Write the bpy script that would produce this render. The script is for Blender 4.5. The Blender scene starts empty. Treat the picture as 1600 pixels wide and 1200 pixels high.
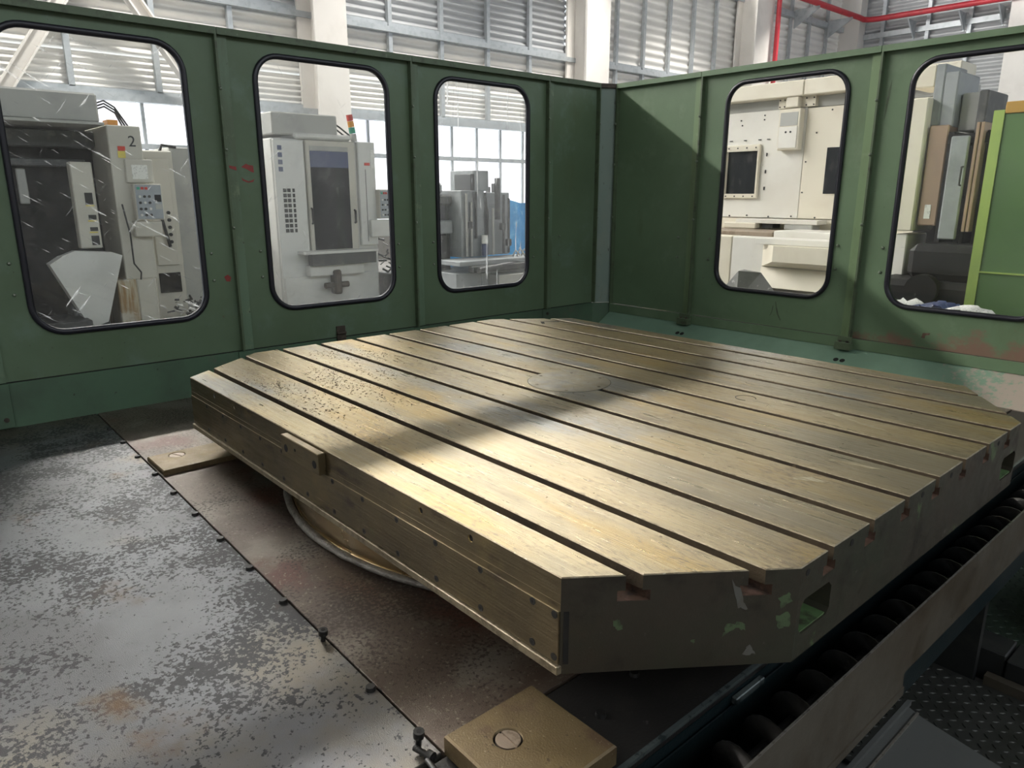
import bpy, bmesh, math, random
from mathutils import Vector, Matrix
R = math.radians
random.seed(7)
ZO = 0.87                      # the hall floor lies 0.87 m below the table top; floor ends up at z = 0
S = bpy.context.scene
COL = S.collection

# ------------------------------------------------------------------ camera, world, sun, exposure
def camera():
    f, yaw, pitch, roll = 1135.55, 0.8492, -0.2549, -0.0006
    Rz = Matrix.Rotation(yaw, 3, 'Z'); Rx = Matrix.Rotation(pitch, 3, 'X'); Ry = Matrix.Rotation(roll, 3, 'Y')
    M = Rz @ Rx @ Ry
    right, fwd, up = M.col[0], M.col[1], M.col[2]
    cd = bpy.data.cameras.new('camera'); cam = bpy.data.objects.new('camera', cd); COL.objects.link(cam)
    m = Matrix.Identity(4)
    for i in range(3):
        m[i][0] = right[i]; m[i][1] = up[i]; m[i][2] = -fwd[i]
    m[0][3], m[1][3], m[2][3] = 1.9645, -2.0326, 0.7231 + ZO
    cam.matrix_world = m
    cd.sensor_width = 36; cd.lens = f / 1600 * 36; cd.clip_start = 0.02; cd.clip_end = 200
    S.camera = cam
camera()
W = bpy.data.worlds.new('world'); S.world = W; W.use_nodes = True
W.node_tree.nodes['Background'].inputs[0].default_value = (0.86, 0.93, 1.0, 1)
W.node_tree.nodes['Background'].inputs[1].default_value = 2.5
# no sun lamp: the daylight comes in through the long glazed clerestory strip high in the hall wall (window_4), which is bright enough to cast shadows
CLERE = 165.0
S.view_settings.view_transform = 'Standard'; S.view_settings.look = 'None'
S.view_settings.gamma = 1; S.view_settings.use_curve_mapping = False
S.view_settings.exposure = 0.22
S.cycles.max_bounces = 7; S.cycles.diffuse_bounces = 4; S.cycles.glossy_bounces = 3; S.cycles.transmission_bounces = 3; S.cycles.transparent_max_bounces = 10

# ------------------------------------------------------------------ materials
def mat(name, base, rough=0.5, metal=0.0, layers=(), bump=(), rvar=None, spec=0.5, emit=None):
    """layers: (colour, scale, lo, hi, stretch, detail); bump: (scale, strength, stretch)"""
    m = bpy.data.materials.new(name); m.use_nodes = True
    nt = m.node_tree; N = nt.nodes; L = nt.links
    b = N['Principled BSDF']
    b.inputs['Base Color'].default_value = (*base, 1); b.inputs['Roughness'].default_value = rough
    b.inputs['Metallic'].default_value = metal; b.inputs['Specular IOR Level'].default_value = spec
    tc = N.new('ShaderNodeTexCoord')
    def noise(scale, stretch=(1, 1, 1), detail=4, off=0.0, rot=0.0):
        mp = N.new('ShaderNodeMapping'); mp.inputs['Scale'].default_value = stretch
        mp.inputs['Location'].default_value = (off, off * 1.7, off * 0.6); mp.inputs['Rotation'].default_value = (0, 0, rot)
        L.new(tc.outputs['Object'], mp.inputs['Vector'])
        n = N.new('ShaderNodeTexNoise'); n.inputs['Scale'].default_value = scale; n.inputs['Detail'].default_value = min(detail, 6)
        n.inputs['Roughness'].default_value = 0.62
        L.new(mp.outputs[0], n.inputs['Vector'])
        return n.outputs['Fac']
    col = None; facs = []
    for i, ly in enumerate(layers):
        c, sc, lo, hi = ly[:4]
        st = ly[4] if len(ly) > 4 else (1, 1, 1); de = ly[5] if len(ly) > 5 else 5
        mr = N.new('ShaderNodeMapRange'); mr.inputs['From Min'].default_value = lo; mr.inputs['From Max'].default_value = hi
        mr.interpolation_type = 'SMOOTHSTEP'
        val = noise(sc, st, de, 3.1 * i + 1.3)
        for ax, g0, g1, amt in (ly[6] if len(ly) > 6 else ()):      # the patch has a place: stronger towards g1 along an axis
            sp = N.new('ShaderNodeSeparateXYZ'); L.new(tc.outputs['Object'], sp.inputs[0])
            gr = N.new('ShaderNodeMapRange'); gr.inputs['From Min'].default_value = g0; gr.inputs['From Max'].default_value = g1
            gr.inputs['To Min'].default_value = -amt; gr.inputs['To Max'].default_value = amt; L.new(sp.outputs[ax], gr.inputs['Value'])
            ad = N.new('ShaderNodeMath'); ad.operation = 'ADD'; L.new(val, ad.inputs[0]); L.new(gr.outputs[0], ad.inputs[1]); val = ad.outputs[0]
        if len(ly) > 7:
            n2 = noise(ly[7][0], (1, 1, 1), 3, 17.0 + i); gr = N.new('ShaderNodeMapRange'); gr.inputs['From Min'].default_value = 0.3; gr.inputs['From Max'].default_value = 0.7
            gr.clamp = False; gr.inputs['To Min'].default_value = -ly[7][1]; gr.inputs['To Max'].default_value = ly[7][1]; L.new(n2, gr.inputs['Value'])
            ad = N.new('ShaderNodeMath'); ad.operation = 'ADD'; L.new(val, ad.inputs[0]); L.new(gr.outputs[0], ad.inputs[1]); val = ad.outputs[0]
        L.new(val, mr.inputs['Value']); facs.append(mr.outputs[0])
        mx = N.new('ShaderNodeMix'); mx.data_type = 'RGBA'
        L.new(mr.outputs[0], mx.inputs[0])
        if col is None: mx.inputs[6].default_value = (*base, 1)
        else: L.new(col, mx.inputs[6])
        mx.inputs[7].default_value = (*c, 1); col = mx.outputs[2]
    if col is not None: L.new(col, b.inputs['Base Color'])
    if rvar and len(rvar) == 3:                    # (layer index, roughness off the patch, roughness on it)
        mr = N.new('ShaderNodeMapRange'); mr.inputs['To Min'].default_value = rvar[1]; mr.inputs['To Max'].default_value = rvar[2]
        L.new(facs[rvar[0]], mr.inputs['Value']); L.new(mr.outputs[0], b.inputs['Roughness'])
    elif rvar:
        sc, lo, hi, r0, r1 = rvar[:5]; st = rvar[5] if len(rvar) > 5 else (1, 1, 1)
        mr = N.new('ShaderNodeMapRange'); mr.inputs['From Min'].default_value = lo; mr.inputs['From Max'].default_value = hi
        mr.inputs['To Min'].default_value = r0; mr.inputs['To Max'].default_value = r1
        L.new(noise(sc, st, rvar[7] if len(rvar) > 7 else 6, rvar[6] if len(rvar) > 6 else 9.3), mr.inputs['Value']); L.new(mr.outputs[0], b.inputs['Roughness'])
    last = None
    for sc, strg, *rest in bump:
        st = rest[0] if rest else (1, 1, 1)
        bp = N.new('ShaderNodeBump'); bp.inputs['Strength'].default_value = strg; bp.inputs['Distance'].default_value = 0.01
        L.new(noise(sc, st, 3, 5.5), bp.inputs['Height'])
        if last: L.new(last, bp.inputs['Normal'])
        last = bp.outputs[0]
    if last: L.new(last, b.inputs['Normal'])
    if emit:
        if col is not None: L.new(col, b.inputs['Emission Color'])
        b.inputs['Emission Color'].default_value = (*emit[0], 1); b.inputs['Emission Strength'].default_value = emit[1]
    return m

M = {}
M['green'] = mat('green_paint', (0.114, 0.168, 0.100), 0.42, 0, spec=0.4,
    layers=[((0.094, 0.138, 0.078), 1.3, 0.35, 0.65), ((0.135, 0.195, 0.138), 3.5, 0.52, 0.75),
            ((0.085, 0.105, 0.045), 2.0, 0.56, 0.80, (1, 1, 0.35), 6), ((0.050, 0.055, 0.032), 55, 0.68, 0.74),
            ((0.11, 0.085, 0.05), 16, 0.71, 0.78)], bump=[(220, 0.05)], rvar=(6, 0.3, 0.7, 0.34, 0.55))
M['green_r'] = mat('green_paint_lighter', (0.145, 0.220, 0.125), 0.42, 0, spec=0.4,  # lighter copy of the left wall's green
    layers=[((0.120, 0.182, 0.102), 1.3, 0.35, 0.65), ((0.172, 0.245, 0.150), 3.5, 0.52, 0.75),
            ((0.090, 0.120, 0.050), 2.2, 0.60, 0.85, (1, 1, 0.4)), ((0.060, 0.065, 0.035), 55, 0.70, 0.76),
            ((0.13, 0.10, 0.06), 16, 0.73, 0.80)], bump=[(220, 0.05)], rvar=(6, 0.3, 0.7, 0.34, 0.55))
M['green_edge'] = mat('green_edge_paint', (0.085, 0.120, 0.065), 0.5, 0,
    layers=[((0.05, 0.055, 0.035), 14, 0.5, 0.75), ((0.15, 0.19, 0.12), 30, 0.62, 0.75)], bump=[(150, 0.1)])
M['corner'] = mat('corner_strip_paint', (0.185, 0.245, 0.205), 0.45, 0.1,
    layers=[((0.215, 0.26, 0.21), 3, 0.45, 0.7), ((0.05, 0.05, 0.04), 40, 0.63, 0.72, (1, 1, 0.3)), ((0.17, 0.15, 0.10), 5, 0.6, 0.8)], bump=[(160, 0.08)])
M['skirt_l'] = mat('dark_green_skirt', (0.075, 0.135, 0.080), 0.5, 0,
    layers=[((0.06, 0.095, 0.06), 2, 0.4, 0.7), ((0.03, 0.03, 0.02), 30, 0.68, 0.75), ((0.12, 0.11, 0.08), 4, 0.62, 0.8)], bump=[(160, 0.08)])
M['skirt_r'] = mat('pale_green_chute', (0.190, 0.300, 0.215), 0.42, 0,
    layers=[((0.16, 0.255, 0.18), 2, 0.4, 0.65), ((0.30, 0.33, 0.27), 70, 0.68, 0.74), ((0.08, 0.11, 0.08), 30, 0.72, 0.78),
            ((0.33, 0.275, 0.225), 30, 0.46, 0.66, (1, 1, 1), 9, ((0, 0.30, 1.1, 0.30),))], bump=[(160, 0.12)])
M['green_rust'] = mat('green_paint_rusty_foot', (0.145, 0.220, 0.125), 0.42, 0, spec=0.4,
    layers=[((0.120, 0.182, 0.102), 1.3, 0.35, 0.65), ((0.172, 0.245, 0.150), 3.5, 0.52, 0.75), ((0.090, 0.120, 0.050), 2.2, 0.60, 0.85, (1, 1, 0.4)),
            ((0.060, 0.065, 0.035), 55, 0.70, 0.76), ((0.205, 0.130, 0.090), 9, 0.50, 0.74, (1, 1, 1.4), 9, ((2, 0.06, -0.16, 0.30), (0, 0.25, 0.75, 0.10)))], bump=[(220, 0.05)], rvar=(6, 0.3, 0.7, 0.34, 0.55))
M['dust'] = mat('dusty_chute', (0.33, 0.31, 0.25), 0.8, 0,
    layers=[((0.27, 0.24, 0.19), 22, 0.45, 0.65), ((0.44, 0.36, 0.32), 5, 0.45, 0.7), ((0.19, 0.26, 0.18), 9, 0.58, 0.72)], bump=[(90, 0.3)])
M['green_strip'] = mat('green_strip_paint', (0.120, 0.185, 0.115), 0.45, 0, layers=[((0.09, 0.125, 0.07), 5, 0.45, 0.7, (1, 1, 0.3)), ((0.17, 0.22, 0.13), 12, 0.58, 0.75), ((0.05, 0.045, 0.03), 40, 0.66, 0.74)], bump=[(150, 0.08)])
M['green_strip_r'] = mat('green_strip_paint_olive', (0.170, 0.255, 0.125), 0.45, 0, layers=[((0.13, 0.18, 0.085), 5, 0.45, 0.7, (1, 1, 0.3)), ((0.22, 0.30, 0.16), 12, 0.58, 0.75), ((0.06, 0.055, 0.03), 40, 0.66, 0.74)], bump=[(150, 0.08)])
M['rubber'] = mat('black_rubber', (0.012, 0.012, 0.018), 0.38, 0, bump=[(60, 0.03)])
M['bolt'] = mat('bolt_paint', (0.16, 0.20, 0.14), 0.35, 0.4, layers=[((0.3, 0.3, 0.26), 90, 0.5, 0.7)])
M['dark'] = mat('dark_void', (0.012, 0.011, 0.010), 0.9, 0, layers=[((0.02, 0.017, 0.014), 20, 0.4, 0.7)])
M['dirty'] = mat('greasy_brown', (0.055, 0.042, 0.030), 0.6, 0.2, layers=[((0.11, 0.085, 0.06), 25, 0.5, 0.7), ((0.02, 0.016, 0.012), 12, 0.5, 0.7)], bump=[(80, 0.2)])
M['redmark'] = mat('red_paint_mark', (0.26, 0.035, 0.03), 0.5, 0, layers=[((0.16, 0.05, 0.035), 30, 0.5, 0.7)])
M['table'] = mat('table_steel', (0.315, 0.250, 0.135), 0.40, 0.72, spec=0.5,
    layers=[((0.205, 0.174, 0.110), 1.6, 0.42, 0.62, (0.6, 1.6, 1)), ((0.310, 0.218, 0.078), 2.2, 0.50, 0.68, (0.5, 1.8, 1)),
            ((0.185, 0.180, 0.158), 1.5, 0.54, 0.68, (0.7, 1.5, 1)), ((0.38, 0.325, 0.205), 75, 0.54, 0.72, (0.07, 2.2, 1), 9),
            ((0.165, 0.125, 0.064), 50, 0.55, 0.74, (0.10, 2.6, 1), 8), ((0.165, 0.125, 0.070), 60, 0.52, 0.76, (0.6, 1.6, 1), 4, (), (2.2, 0.14)), ((0.060, 0.045, 0.028), 90, 0.69, 0.74)],
    bump=[(110, 0.20, (0.05, 2.4, 1)), (420, 0.16)], rvar=(40, 0.35, 0.68, 0.27, 0.45, (0.12, 2.2, 1)))
M['scuff'] = mat('polished_scuff', (0.40, 0.35, 0.235), 0.4, 0.5, layers=[((0.27, 0.22, 0.125), 70, 0.44, 0.56, (0.3, 2, 1), 8)], bump=[(60, 0.2, (0.1, 3, 1))])
M['table_edge'] = mat('table_edge_steel', (0.30, 0.25, 0.165), 0.42, 0.5, layers=[((0.17, 0.135, 0.085), 40, 0.45, 0.65), ((0.42, 0.38, 0.30), 90, 0.60, 0.72)], bump=[(200, 0.2)])
M['slot_wall'] = mat('grimy_shaded_slot_wall', (0.095, 0.070, 0.042), 0.55, 0.2, layers=[((0.055, 0.040, 0.026), 8, 0.45, 0.65), ((0.17, 0.13, 0.08), 50, 0.62, 0.72)], bump=[(150, 0.2)])  # slot walls painted darker for their shade, with brown grime
M['table_side'] = mat('shaded_table_side_steel', (0.056, 0.047, 0.033), 0.45, 0.25,  # side steel darkened in colour to stand in for shade on these faces
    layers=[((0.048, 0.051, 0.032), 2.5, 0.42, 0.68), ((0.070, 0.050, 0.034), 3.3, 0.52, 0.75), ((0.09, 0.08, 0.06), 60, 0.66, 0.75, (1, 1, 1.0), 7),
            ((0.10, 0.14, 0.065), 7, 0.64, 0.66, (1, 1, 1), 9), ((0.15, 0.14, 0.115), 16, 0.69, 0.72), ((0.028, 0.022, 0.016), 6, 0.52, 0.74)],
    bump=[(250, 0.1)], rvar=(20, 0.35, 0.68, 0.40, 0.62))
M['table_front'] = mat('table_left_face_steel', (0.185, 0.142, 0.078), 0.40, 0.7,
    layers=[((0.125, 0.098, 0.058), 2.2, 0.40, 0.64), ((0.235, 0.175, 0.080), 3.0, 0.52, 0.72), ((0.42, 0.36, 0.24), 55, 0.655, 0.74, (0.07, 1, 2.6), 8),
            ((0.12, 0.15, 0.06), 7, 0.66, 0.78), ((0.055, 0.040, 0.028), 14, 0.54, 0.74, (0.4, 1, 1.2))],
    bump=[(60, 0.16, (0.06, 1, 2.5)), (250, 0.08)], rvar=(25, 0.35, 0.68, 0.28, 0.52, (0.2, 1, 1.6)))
M['chipgreen'] = mat('green_paint_chip', (0.085, 0.125, 0.058), 0.6, 0, layers=[((0.06, 0.08, 0.04), 60, 0.48, 0.6)])
M['chipgrey'] = mat('grey_primer_chip', (0.12, 0.116, 0.10), 0.6, 0, layers=[((0.11, 0.10, 0.08), 40, 0.5, 0.65)])
M['rust_in'] = mat('rusty_slot', (0.10, 0.055, 0.035), 0.7, 0.2, layers=[((0.17, 0.10, 0.075), 30, 0.45, 0.7), ((0.03, 0.022, 0.018), 14, 0.5, 0.7)], bump=[(120, 0.2)])
M['pocket'] = mat('pocket_green', (0.095, 0.17, 0.065), 0.6, 0, layers=[((0.035, 0.035, 0.02), 14, 0.5, 0.7), ((0.10, 0.06, 0.035), 22, 0.62, 0.75)], bump=[(90, 0.2)])
M['disc'] = mat('disc_steel', (0.225, 0.195, 0.130), 0.4, 0.55, layers=[((0.26, 0.205, 0.11), 4, 0.5, 0.75), ((0.165, 0.158, 0.135), 9, 0.48, 0.7), ((0.40, 0.35, 0.25), 60, 0.62, 0.72, (0.08, 2, 1), 7)],
    bump=[(55, 0.2, (0.1, 3, 1))], rvar=(20, 0.35, 0.68, 0.32, 0.55))
M['chips'] = mat('steel_chips', (0.075, 0.050, 0.030), 0.5, 0.4, layers=[((0.22, 0.17, 0.09), 60, 0.55, 0.62)])
M['deck'] = mat('deck_grey_steel', (0.205, 0.208, 0.220), 0.34, 0.62, spec=0.6,
    layers=[((0.145, 0.145, 0.150), 1.4, 0.42, 0.62), ((0.190, 0.140, 0.085), 1.7, 0.55, 0.74, (1, 1, 1), 8),
            ((0.205, 0.180, 0.138), 2.2, 0.50, 0.76, (1, 1, 1), 8, ((0, 0.0, 0.8, 0.18),)), ((0.105, 0.086, 0.062), 2.2, 0.50, 0.72, (1, 1, 1), 6, ((0, -1.3, -2.0, 0.25),)),
            ((0.055, 0.054, 0.056), 85, 0.50, 0.58, (1, 1, 1), 3, (), (2.6, 0.22)), ((0.135, 0.085, 0.048), 3.2, 0.59, 0.74, (1, 1, 1), 9), ((0.020, 0.019, 0.018), 60, 0.66, 0.70)],
    bump=[(420, 0.24)], rvar=(4, 0.33, 0.48))
M['deck2'] = mat('deck_rusty_steel', (0.125, 0.094, 0.070), 0.42, 0.4, spec=0.6,
    layers=[((0.082, 0.055, 0.040), 2.2, 0.42, 0.62), ((0.175, 0.150, 0.118), 4, 0.48, 0.66, (1, 1, 1), 9), ((0.095, 0.034, 0.020), 2.8, 0.53, 0.68, (1, 1, 1), 8),
            ((0.24, 0.21, 0.165), 90, 0.58, 0.70), ((0.055, 0.040, 0.030), 95, 0.52, 0.66, (1, 1, 1), 3, (), (2.4, 0.16))],
    bump=[(420, 0.22)], rvar=(4, 0.34, 0.50))
M['block'] = mat('bronzed_block', (0.165, 0.118, 0.058), 0.45, 0.45,
    layers=[((0.205, 0.148, 0.066), 6, 0.45, 0.7), ((0.115, 0.074, 0.044), 9, 0.50, 0.70), ((0.32, 0.26, 0.17), 120, 0.62, 0.70), ((0.055, 0.040, 0.025), 60, 0.64, 0.73)],
    bump=[(260, 0.18)], rvar=(12, 0.35, 0.65, 0.34, 0.55))
M['screw'] = mat('pinkish_screw_steel', (0.33, 0.26, 0.20), 0.4, 0.5, layers=[((0.22, 0.17, 0.12), 60, 0.5, 0.7)], bump=[(200, 0.08)])
M['capscrew'] = mat('black_capscrew', (0.035, 0.034, 0.032), 0.35, 0.6, layers=[((0.10, 0.095, 0.085), 80, 0.55, 0.7)])
M['hub'] = mat('polished_hub', (0.40, 0.30, 0.17), 0.24, 0.85, layers=[((0.26, 0.19, 0.105), 1.2, 0.42, 0.66, (1, 1, 0.2)), ((0.50, 0.41, 0.28), 2.5, 0.55, 0.75, (1, 1, 0.1))], rvar=(3, 0.3, 0.7, 0.18, 0.34))
M['seal'] = mat('seal_bead', (0.19, 0.175, 0.15), 0.4, 0.2, layers=[((0.10, 0.085, 0.07), 14, 0.45, 0.65), ((0.05, 0.04, 0.03), 30, 0.58, 0.72)], bump=[(70, 0.6)])
M['teal'] = mat('dark_teal_bed', (0.006, 0.014, 0.016), 0.42, 0, layers=[((0.012, 0.018, 0.018), 8, 0.5, 0.7), ((0.04, 0.04, 0.034), 60, 0.69, 0.76)], bump=[(120, 0.1)])
M['deck_dark'] = mat('oily_dark_edge_plate', (0.026, 0.024, 0.022), 0.4, 0.2, layers=[((0.045, 0.040, 0.034), 4, 0.5, 0.7), ((0.09, 0.085, 0.075), 40, 0.66, 0.75)], bump=[(160, 0.15)])
M['teal_edge'] = mat('worn_bed_edge', (0.11, 0.13, 0.125), 0.4, 0.4, layers=[((0.03, 0.04, 0.04), 40, 0.5, 0.65)])
M['auger'] = mat('auger_steel', (0.12, 0.112, 0.105), 0.38, 0.4, layers=[((0.07, 0.062, 0.056), 25, 0.5, 0.75)], bump=[(120, 0.1)])
M['plate'] = mat('oily_guard_plate', (0.112, 0.096, 0.072), 0.42, 0.3, layers=[((0.080, 0.060, 0.038), 3, 0.45, 0.66), ((0.145, 0.136, 0.115), 2, 0.55, 0.75), ((0.045, 0.038, 0.026), 26, 0.66, 0.78)], bump=[(120, 0.06)], rvar=(6, 0.35, 0.65, 0.36, 0.55))
M['plate_lip'] = mat('bare_lip', (0.30, 0.28, 0.25), 0.35, 0.7, layers=[((0.15, 0.13, 0.11), 60, 0.5, 0.7)])
M['flat'] = mat('grey_step_sheet', (0.115, 0.120, 0.115), 0.5, 0.2, layers=[((0.085, 0.087, 0.082), 3, 0.45, 0.7), ((0.03, 0.03, 0.03), 22, 0.7, 0.78)], bump=[(150, 0.06)])
M['checker'] = mat('checker_plate', (0.055, 0.056, 0.050), 0.45, 0.4, layers=[((0.035, 0.036, 0.03), 5, 0.45, 0.7), ((0.08, 0.076, 0.066), 40, 0.6, 0.75)], bump=[(150, 0.1)])
M['checker_g'] = mat('green_checker_plate', (0.075, 0.105, 0.078), 0.45, 0.3, layers=[((0.05, 0.07, 0.05), 5, 0.45, 0.7), ((0.11, 0.135, 0.11), 40, 0.6, 0.75)], bump=[(150, 0.1)])
M['channel'] = mat('black_channel', (0.022, 0.023, 0.022), 0.5, 0.1, layers=[((0.035, 0.035, 0.03), 10, 0.5, 0.7)])
M['floor'] = mat('hall_concrete', (0.20, 0.195, 0.185), 0.7, 0, layers=[((0.13, 0.125, 0.12), 0.8, 0.45, 0.7), ((0.07, 0.065, 0.06), 3, 0.58, 0.75)], bump=[(40, 0.1)])
M['sheet'] = mat('galvanised_corrugated', (0.82, 0.80, 0.76), 0.45, 0.1, layers=[((0.72, 0.71, 0.69), 0.6, 0.4, 0.7)])
M['sheet_far'] = mat('grey_corrugated', (0.50, 0.51, 0.52), 0.45, 0.2, layers=[((0.43, 0.44, 0.45), 0.4, 0.4, 0.7)])
M['galv'] = mat('galvanised_stud', (0.46, 0.49, 0.51), 0.45, 0.35, layers=[((0.36, 0.39, 0.41), 6, 0.45, 0.7)])
M['cream_steel'] = mat('cream_steelwork', (0.74, 0.71, 0.67), 0.5, 0, layers=[((0.66, 0.63, 0.59), 0.8, 0.45, 0.7)])
M['red'] = mat('red_pipe_paint', (0.50, 0.03, 0.045), 0.4, 0, layers=[((0.38, 0.03, 0.04), 3, 0.5, 0.7)])
M['pane_lit'] = mat('bright_window_pane', (0.93, 0.96, 1.0), 0.5, 0, layers=[((0.66, 0.64, 0.72), 1.6, 0.46, 0.62, (1, 1, 1), 9)], emit=((0.93, 0.96, 1.0), 1.3))
M['pane_day'] = mat('daylight_pane', (0.9, 0.9, 0.9), 0.5, 0, emit=((1.0, 0.975, 0.93), CLERE))
M['hall_dark'] = mat('dim_hall_sheet', (0.20, 0.20, 0.195), 0.6, 0, layers=[((0.16, 0.16, 0.155), 0.5, 0.4, 0.7)])
M['lamp_glow'] = mat('lamp_diffuser', (0.9, 0.9, 0.88), 0.5, 0, layers=[((0.85, 0.85, 0.82), 3, 0.4, 0.6)], emit=((1, 0.96, 0.9), 6.0))
M['beige'] = mat('beige_machine', (0.56, 0.54, 0.47), 0.5, 0, layers=[((0.48, 0.46, 0.40), 1.4, 0.45, 0.7), ((0.30, 0.27, 0.21), 18, 0.68, 0.78)])
M['greybox'] = mat('grey_machine', (0.42, 0.42, 0.39), 0.5, 0, layers=[((0.34, 0.34, 0.32), 1.6, 0.45, 0.7)])
M['white'] = mat('white_machine', (0.68, 0.68, 0.65), 0.45, 0, layers=[((0.58, 0.58, 0.55), 1.6, 0.45, 0.7), ((0.40, 0.38, 0.33), 24, 0.68, 0.76)])
M['cream'] = mat('cream_machine', (0.74, 0.69, 0.57), 0.5, 0, layers=[((0.66, 0.60, 0.48), 1.1, 0.45, 0.7), ((0.36, 0.32, 0.25), 30, 0.70, 0.76)])
M['cream2'] = mat('offwhite_machine', (0.76, 0.74, 0.68), 0.5, 0, layers=[((0.68, 0.65, 0.58), 1.0, 0.45, 0.7), ((0.36, 0.33, 0.28), 30, 0.71, 0.76)])
M['wornwhite'] = mat('rusty_white', (0.48, 0.42, 0.30), 0.6, 0, layers=[((0.30, 0.18, 0.07), 5, 0.48, 0.66, (1, 3, 0.3)), ((0.55, 0.52, 0.44), 3, 0.55, 0.7)])
M['black'] = mat('black_interior', (0.010, 0.010, 0.010), 0.6, 0, spec=0.2, layers=[((0.028, 0.027, 0.025), 4, 0.52, 0.7), ((0.09, 0.085, 0.075), 24, 0.69, 0.75)])
M['darkglass'] = mat('smoked_door_glass', (0.014, 0.016, 0.019), 0.45, 0, spec=0.15, layers=[((0.045, 0.046, 0.048), 9, 0.56, 0.7, (1, 1, 0.5))])
M['blueglass'] = mat('blue_film', (0.055, 0.075, 0.17), 0.3, 0, layers=[((0.09, 0.11, 0.19), 4, 0.45, 0.7)])
M['panelblue'] = mat('control_panel_face', (0.33, 0.36, 0.39), 0.45, 0, layers=[((0.28, 0.31, 0.34), 8, 0.45, 0.7)])
M['paper'] = mat('paper', (0.80, 0.80, 0.76), 0.7, 0, layers=[((0.55, 0.55, 0.52), 60, 0.55, 0.6)])
M['ink'] = mat('black_ink', (0.02, 0.02, 0.02), 0.6, 0, layers=[((0.04, 0.04, 0.04), 20, 0.5, 0.7)])
M['sred'] = mat('red_plastic', (0.60, 0.05, 0.03), 0.35, 0, layers=[((0.5, 0.04, 0.03), 20, 0.5, 0.7)])
M['syel'] = mat('amber_plastic', (0.75, 0.32, 0.05), 0.35, 0, layers=[((0.65, 0.28, 0.05), 20, 0.5, 0.7)])
M['sgrn'] = mat('green_plastic', (0.03, 0.32, 0.20), 0.35, 0, layers=[((0.03, 0.26, 0.17), 20, 0.5, 0.7)])
M['yel'] = mat('yellow_label', (0.70, 0.58, 0.12), 0.5, 0, layers=[((0.6, 0.5, 0.12), 20, 0.5, 0.7)])
M['bluetarp'] = mat('blue_tarp', (0.06, 0.36, 0.75), 0.5, 0, layers=[((0.20, 0.55, 0.88), 6, 0.5, 0.7)])
M['greymach'] = mat('grey_blue_machine', (0.30, 0.32, 0.33), 0.5, 0.1, layers=[((0.22, 0.235, 0.24), 3, 0.45, 0.7), ((0.12, 0.11, 0.10), 14, 0.66, 0.76)])
M['darkmach'] = mat('dark_machine', (0.07, 0.072, 0.074), 0.5, 0.2, layers=[((0.13, 0.13, 0.125), 7, 0.5, 0.7)])
M['copper'] = mat('coppery_way_cover', (0.40, 0.28, 0.20), 0.4, 0.3, layers=[((0.30, 0.21, 0.155), 2, 0.45, 0.7, (1, 1, 0.3))])
M['limegreen'] = mat('lime_edge_paint', (0.40, 0.55, 0.13), 0.5, 0, layers=[((0.34, 0.48, 0.12), 5, 0.45, 0.7), ((0.12, 0.14, 0.06), 26, 0.68, 0.76)])
M['cabgreen'] = mat('cabinet_green', (0.115, 0.215, 0.075), 0.45, 0, layers=[((0.095, 0.18, 0.065), 1.6, 0.45, 0.7), ((0.22, 0.28, 0.16), 40, 0.73, 0.77)])
M['amber'] = mat('amber_top', (0.55, 0.32, 0.06), 0.5, 0, layers=[((0.45, 0.24, 0.05), 3, 0.45, 0.7)])
M['greycone'] = mat('grey_worn_cone', (0.20, 0.20, 0.19), 0.55, 0.1, layers=[((0.14, 0.14, 0.135), 4, 0.45, 0.7), ((0.45, 0.44, 0.42), 14, 0.62, 0.72)])
M['brownplate'] = mat('brown_table_plate', (0.30, 0.24, 0.18), 0.5, 0.2, layers=[((0.22, 0.17, 0.12), 8, 0.45, 0.7)])

for k_ in ('pane_lit', 'lamp_glow'): M[k_].cycles.emission_sampling = 'NONE'      # too weak to be worth sampling as lamps
M['pane_day'].cycles.emission_sampling = 'FRONT_BACK'

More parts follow.
